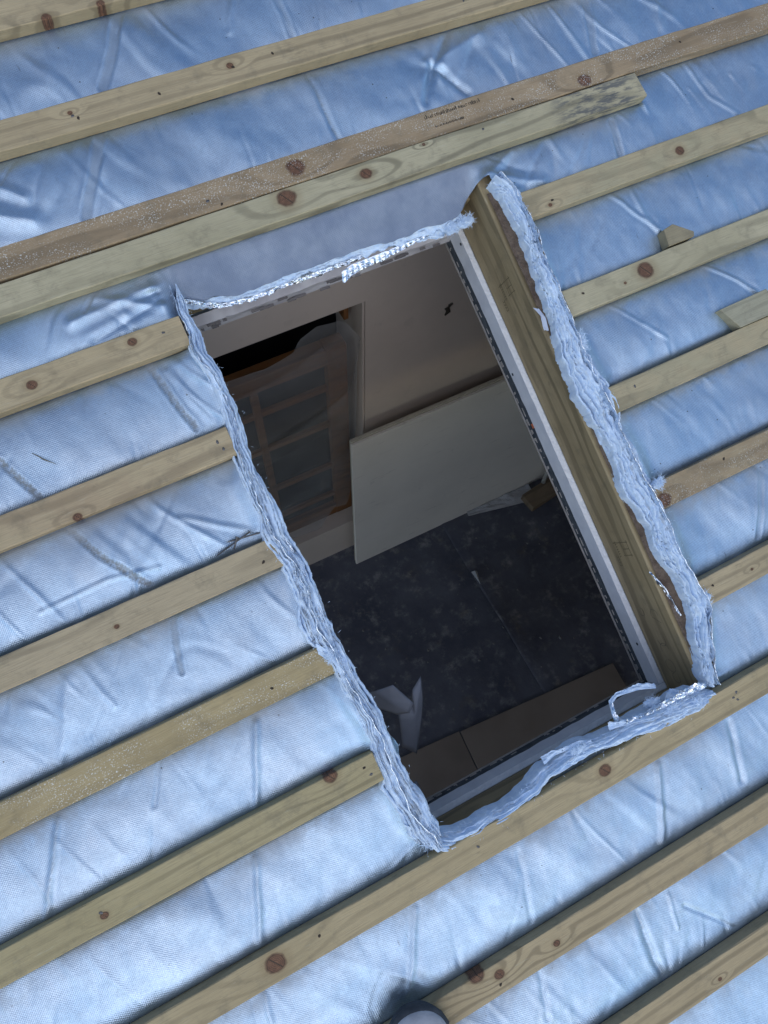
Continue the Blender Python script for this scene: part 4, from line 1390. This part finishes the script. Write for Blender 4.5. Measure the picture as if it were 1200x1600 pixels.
# plasterboard leaning near the wall
_t = NT('ivory_board'); _o = _t.obj()
_c = _t.mix(_t.mr(_t.noise(_o, 3, 4), .3, .7), (.78, .735, .655), (.85, .80, .715))
_m = _t.n('ShaderNodeMapping'); _t.set(_m.inputs[0], _o); _m.inputs['Scale'].default_value = (7, 7, 40); _m.inputs['Rotation'].default_value = (0, .7, 0)
_c = _t.mix(_t.math('MULTIPLY', _t.mr(_t.noise(_m.outputs[0], 1., 5, .7), .58, .72), .35), _c, (.34, .31, .28))
_c = _t.mix(_t.math('MULTIPLY', _t.mr(_t.noise(_o, 18, 5, .7), .62, .75), .3), _c, (.30, .27, .24))
M_BOARD = _t.p(color=_c, rough=.8, spec=.2, normal=_t.bump(_t.noise(_o, 150, 3), .1))
M_BOARDEDGE = simple_mat('board_edge', (.50, .46, .37), (.58, .53, .43), 40, .85, .4, 200)
bd = empty('plasterboard', (.427, .741, 0))
bd.rotation_euler = (R(-1.0), 0, 0)
tag(bd, 'pale plasterboard sheet standing upright in front of the far wall', 'board')
BX1 = 1.13
mesh_obj('front_sheet', *box(0, BX1, 0, .0125, .002, 1.030, .0015), M_BOARD, parent=bd)
mesh_obj('back_sheet', *box(.003, BX1, .0132, .027, .002, 1.036, .0015), M_BOARDEDGE, parent=bd)
# block and upright prop at the right end of the board
M_OLDWOOD = wood_material('old_plank', (.22, .16, .10), (.28, .21, .14), seed=61.)
bk = mesh_obj('wood_block', *box(-.10, .13, -.045, .045, 0, .045, .003), M_OLDWOOD, loc=(1.43, .655, .005))
bk.rotation_euler = (0, 0, R(8))
tag(bk, 'old wood block on the floor by the right end of the standing board', 'block')
pr = mesh_obj('prop_stick', *tube([(1.462, .700, .05), (1.466, .708, .45)], .011, 10), simple_mat('white_pipe', (.55, .54, .5), (.62, .61, .58)), smooth=True)
tag(pr, 'thin white upright stick standing on the wood block', 'stick')
# crumpled paper under the board
NXp, NYp = 40, 14
V = []
for i in range(NXp):
    for j in range(NYp):
        x = 1.04 + .36 * i / (NXp - 1); f = j / (NYp - 1)
        wdt = .02 + .075 * (i / (NXp - 1))
        V.append((x, .741 - wdt * f - .002, .008 + .022 * float(fbm(np.array(x * 22), np.array(f * 3 + x * 4), 3)) * (1 - f * .8)))
cp = mesh_obj('crumpled_paper', V, grid_faces(NXp, NYp), M_PAPER, smooth=False)
tag(cp, 'crumpled pale paper on the floor along the foot of the standing board', 'paper')
# brown hardboard sheets on the floor
M_HARD = simple_mat('brown_hardboard', (.23, .19, .155), (.30, .25, .205), 3, .8, .2, 60)
for nm, x0, x1, y0, lb, rz in (('hardboard_sheet', .4725, 1.245, -.175, 'wider brown hardboard sheet lying on the black floor, right of the joint', -3.9),
                               ('hardboard_sheet', -.35, .470, -.150, 'narrower visible brown hardboard sheet on the floor, left of the joint', -3.9)):
    o = mesh_obj(nm, *box(x0 - x0, x1 - x0, -.75, 0, 0, .009, .0015), M_HARD, loc=(x0, y0 + (.0 if x0 > 0 else .035), .0065 if x0 > 0 else .005))
    o.rotation_euler = (0, 0, R(rz))
    tag(o, lb, 'board', 'hardboard sheets on the floor')

# torn vapour barrier hanging inside by the lower left of the opening
tv_ = NT('grey_vapour_barrier')
tv_.p(color=tv_.mix(tv_.mr(tv_.noise(tv_.obj(), 9, 3), .3, .7), (.15, .16, .18), (.21, .22, .245)), rough=.5, spec=.4, normal=tv_.bump(tv_.noise(tv_.obj(), 20, 3), .2, .01))


def sheet(name, outline, label, depth_fn, parent=None):
    """thin torn sheet from an outline of roof points, fanned from its middle and subdivided"""
    import bmesh
    c = Vector((sum(p[0] for p in outline) / len(outline), sum(p[1] for p in outline) / len(outline), sum(p[2] for p in outline) / len(outline)))
    V = [tuple(Vector(p) - c) for p in outline] + [(0, 0, .01)]
    n = len(outline)
    F = [(i, (i + 1) % n, n) for i in range(n)]
    me = bpy.data.meshes.new(name); me.from_pydata(V, [], F)
    bm = bmesh.new(); bm.from_mesh(me)
    bmesh.ops.subdivide_edges(bm, edges=list(bm.edges), cuts=5, use_grid_fill=True)
    for v in bm.verts:
        v.co.z += depth_fn(v.co)
    bmesh.ops.solidify(bm, geom=list(bm.faces), thickness=.0006)
    bm.to_mesh(me); bm.free()
    me.polygons.foreach_set('use_smooth', [True] * len(me.polygons))
    me.materials.append(tv_.m)
    o = mesh_obj(name, None, None, None, me=me, roof=True, loc=rp(*c))
    return tag(o, label, 'sheet', 'torn barrier pieces')


wv = -.24
sheet('barrier_scrap', [(-.05, -.408, wv), (-.02, -.412, wv + .01), (.016, -.415, wv), (.041, -.469, wv - .02), (.026, -.482, wv - .02), (.004, -.478, wv - .02), (-.024, -.452, wv - .01)],
      'grey torn barrier flap pointing left, inside the lower left of the opening', lambda p: .02 * math.sin(p.x * 30))
sheet('barrier_scrap', [(.006, -.476, wv - .03), (.040, -.470, wv - .035), (.052, -.448, wv - .03), (.080, -.432, wv - .03), (.066, -.475, wv - .04), (.034, -.545, wv - .05), (.014, -.580, wv - .05), (-.010, -.548, wv - .04)],
      'grey torn barrier strip hanging downwards, inside the lower left of the opening', lambda p: .015 * math.sin(p.y * 25 + 1))
sheet('barrier_scrap', [(-.045, -.597, wv + .04), (-.024, -.590, wv + .04), (-.020, -.63, wv + .03), (-.036, -.66, wv + .03), (-.055, -.63, wv + .04)],
      'small grey barrier scrap in the bottom left corner of the opening', lambda p: .01 * math.sin(p.x * 60))

# crumbs of plaster and debris on the floor
V, F = [], []
for k in range(34):
    x = random.uniform(.1, 1.5); y = random.uniform(-.12, .70); r_ = random.uniform(.002, .007) * (1.6 if random.random() < .15 else 1)
    n = len(V)
    a = random.random() * 6
    for j in range(5):
        t = a + j * 1.2566
        V.append((x + r_ * math.cos(t) * random.uniform(.5, 1.3), y + r_ * math.sin(t) * random.uniform(.5, 1.3), .0062))
    V.append((x, y, .0062 + r_ * .7))
    F += [(n + j, n + (j + 1) % 5, n + 5) for j in range(5)]
tag(mesh_obj('plaster_crumbs', V, F, simple_mat('plaster_crumb', (.17, .165, .16), (.27, .26, .25), 300)), 'pale plaster crumbs scattered on the black floor', 'debris', kind='stuff')
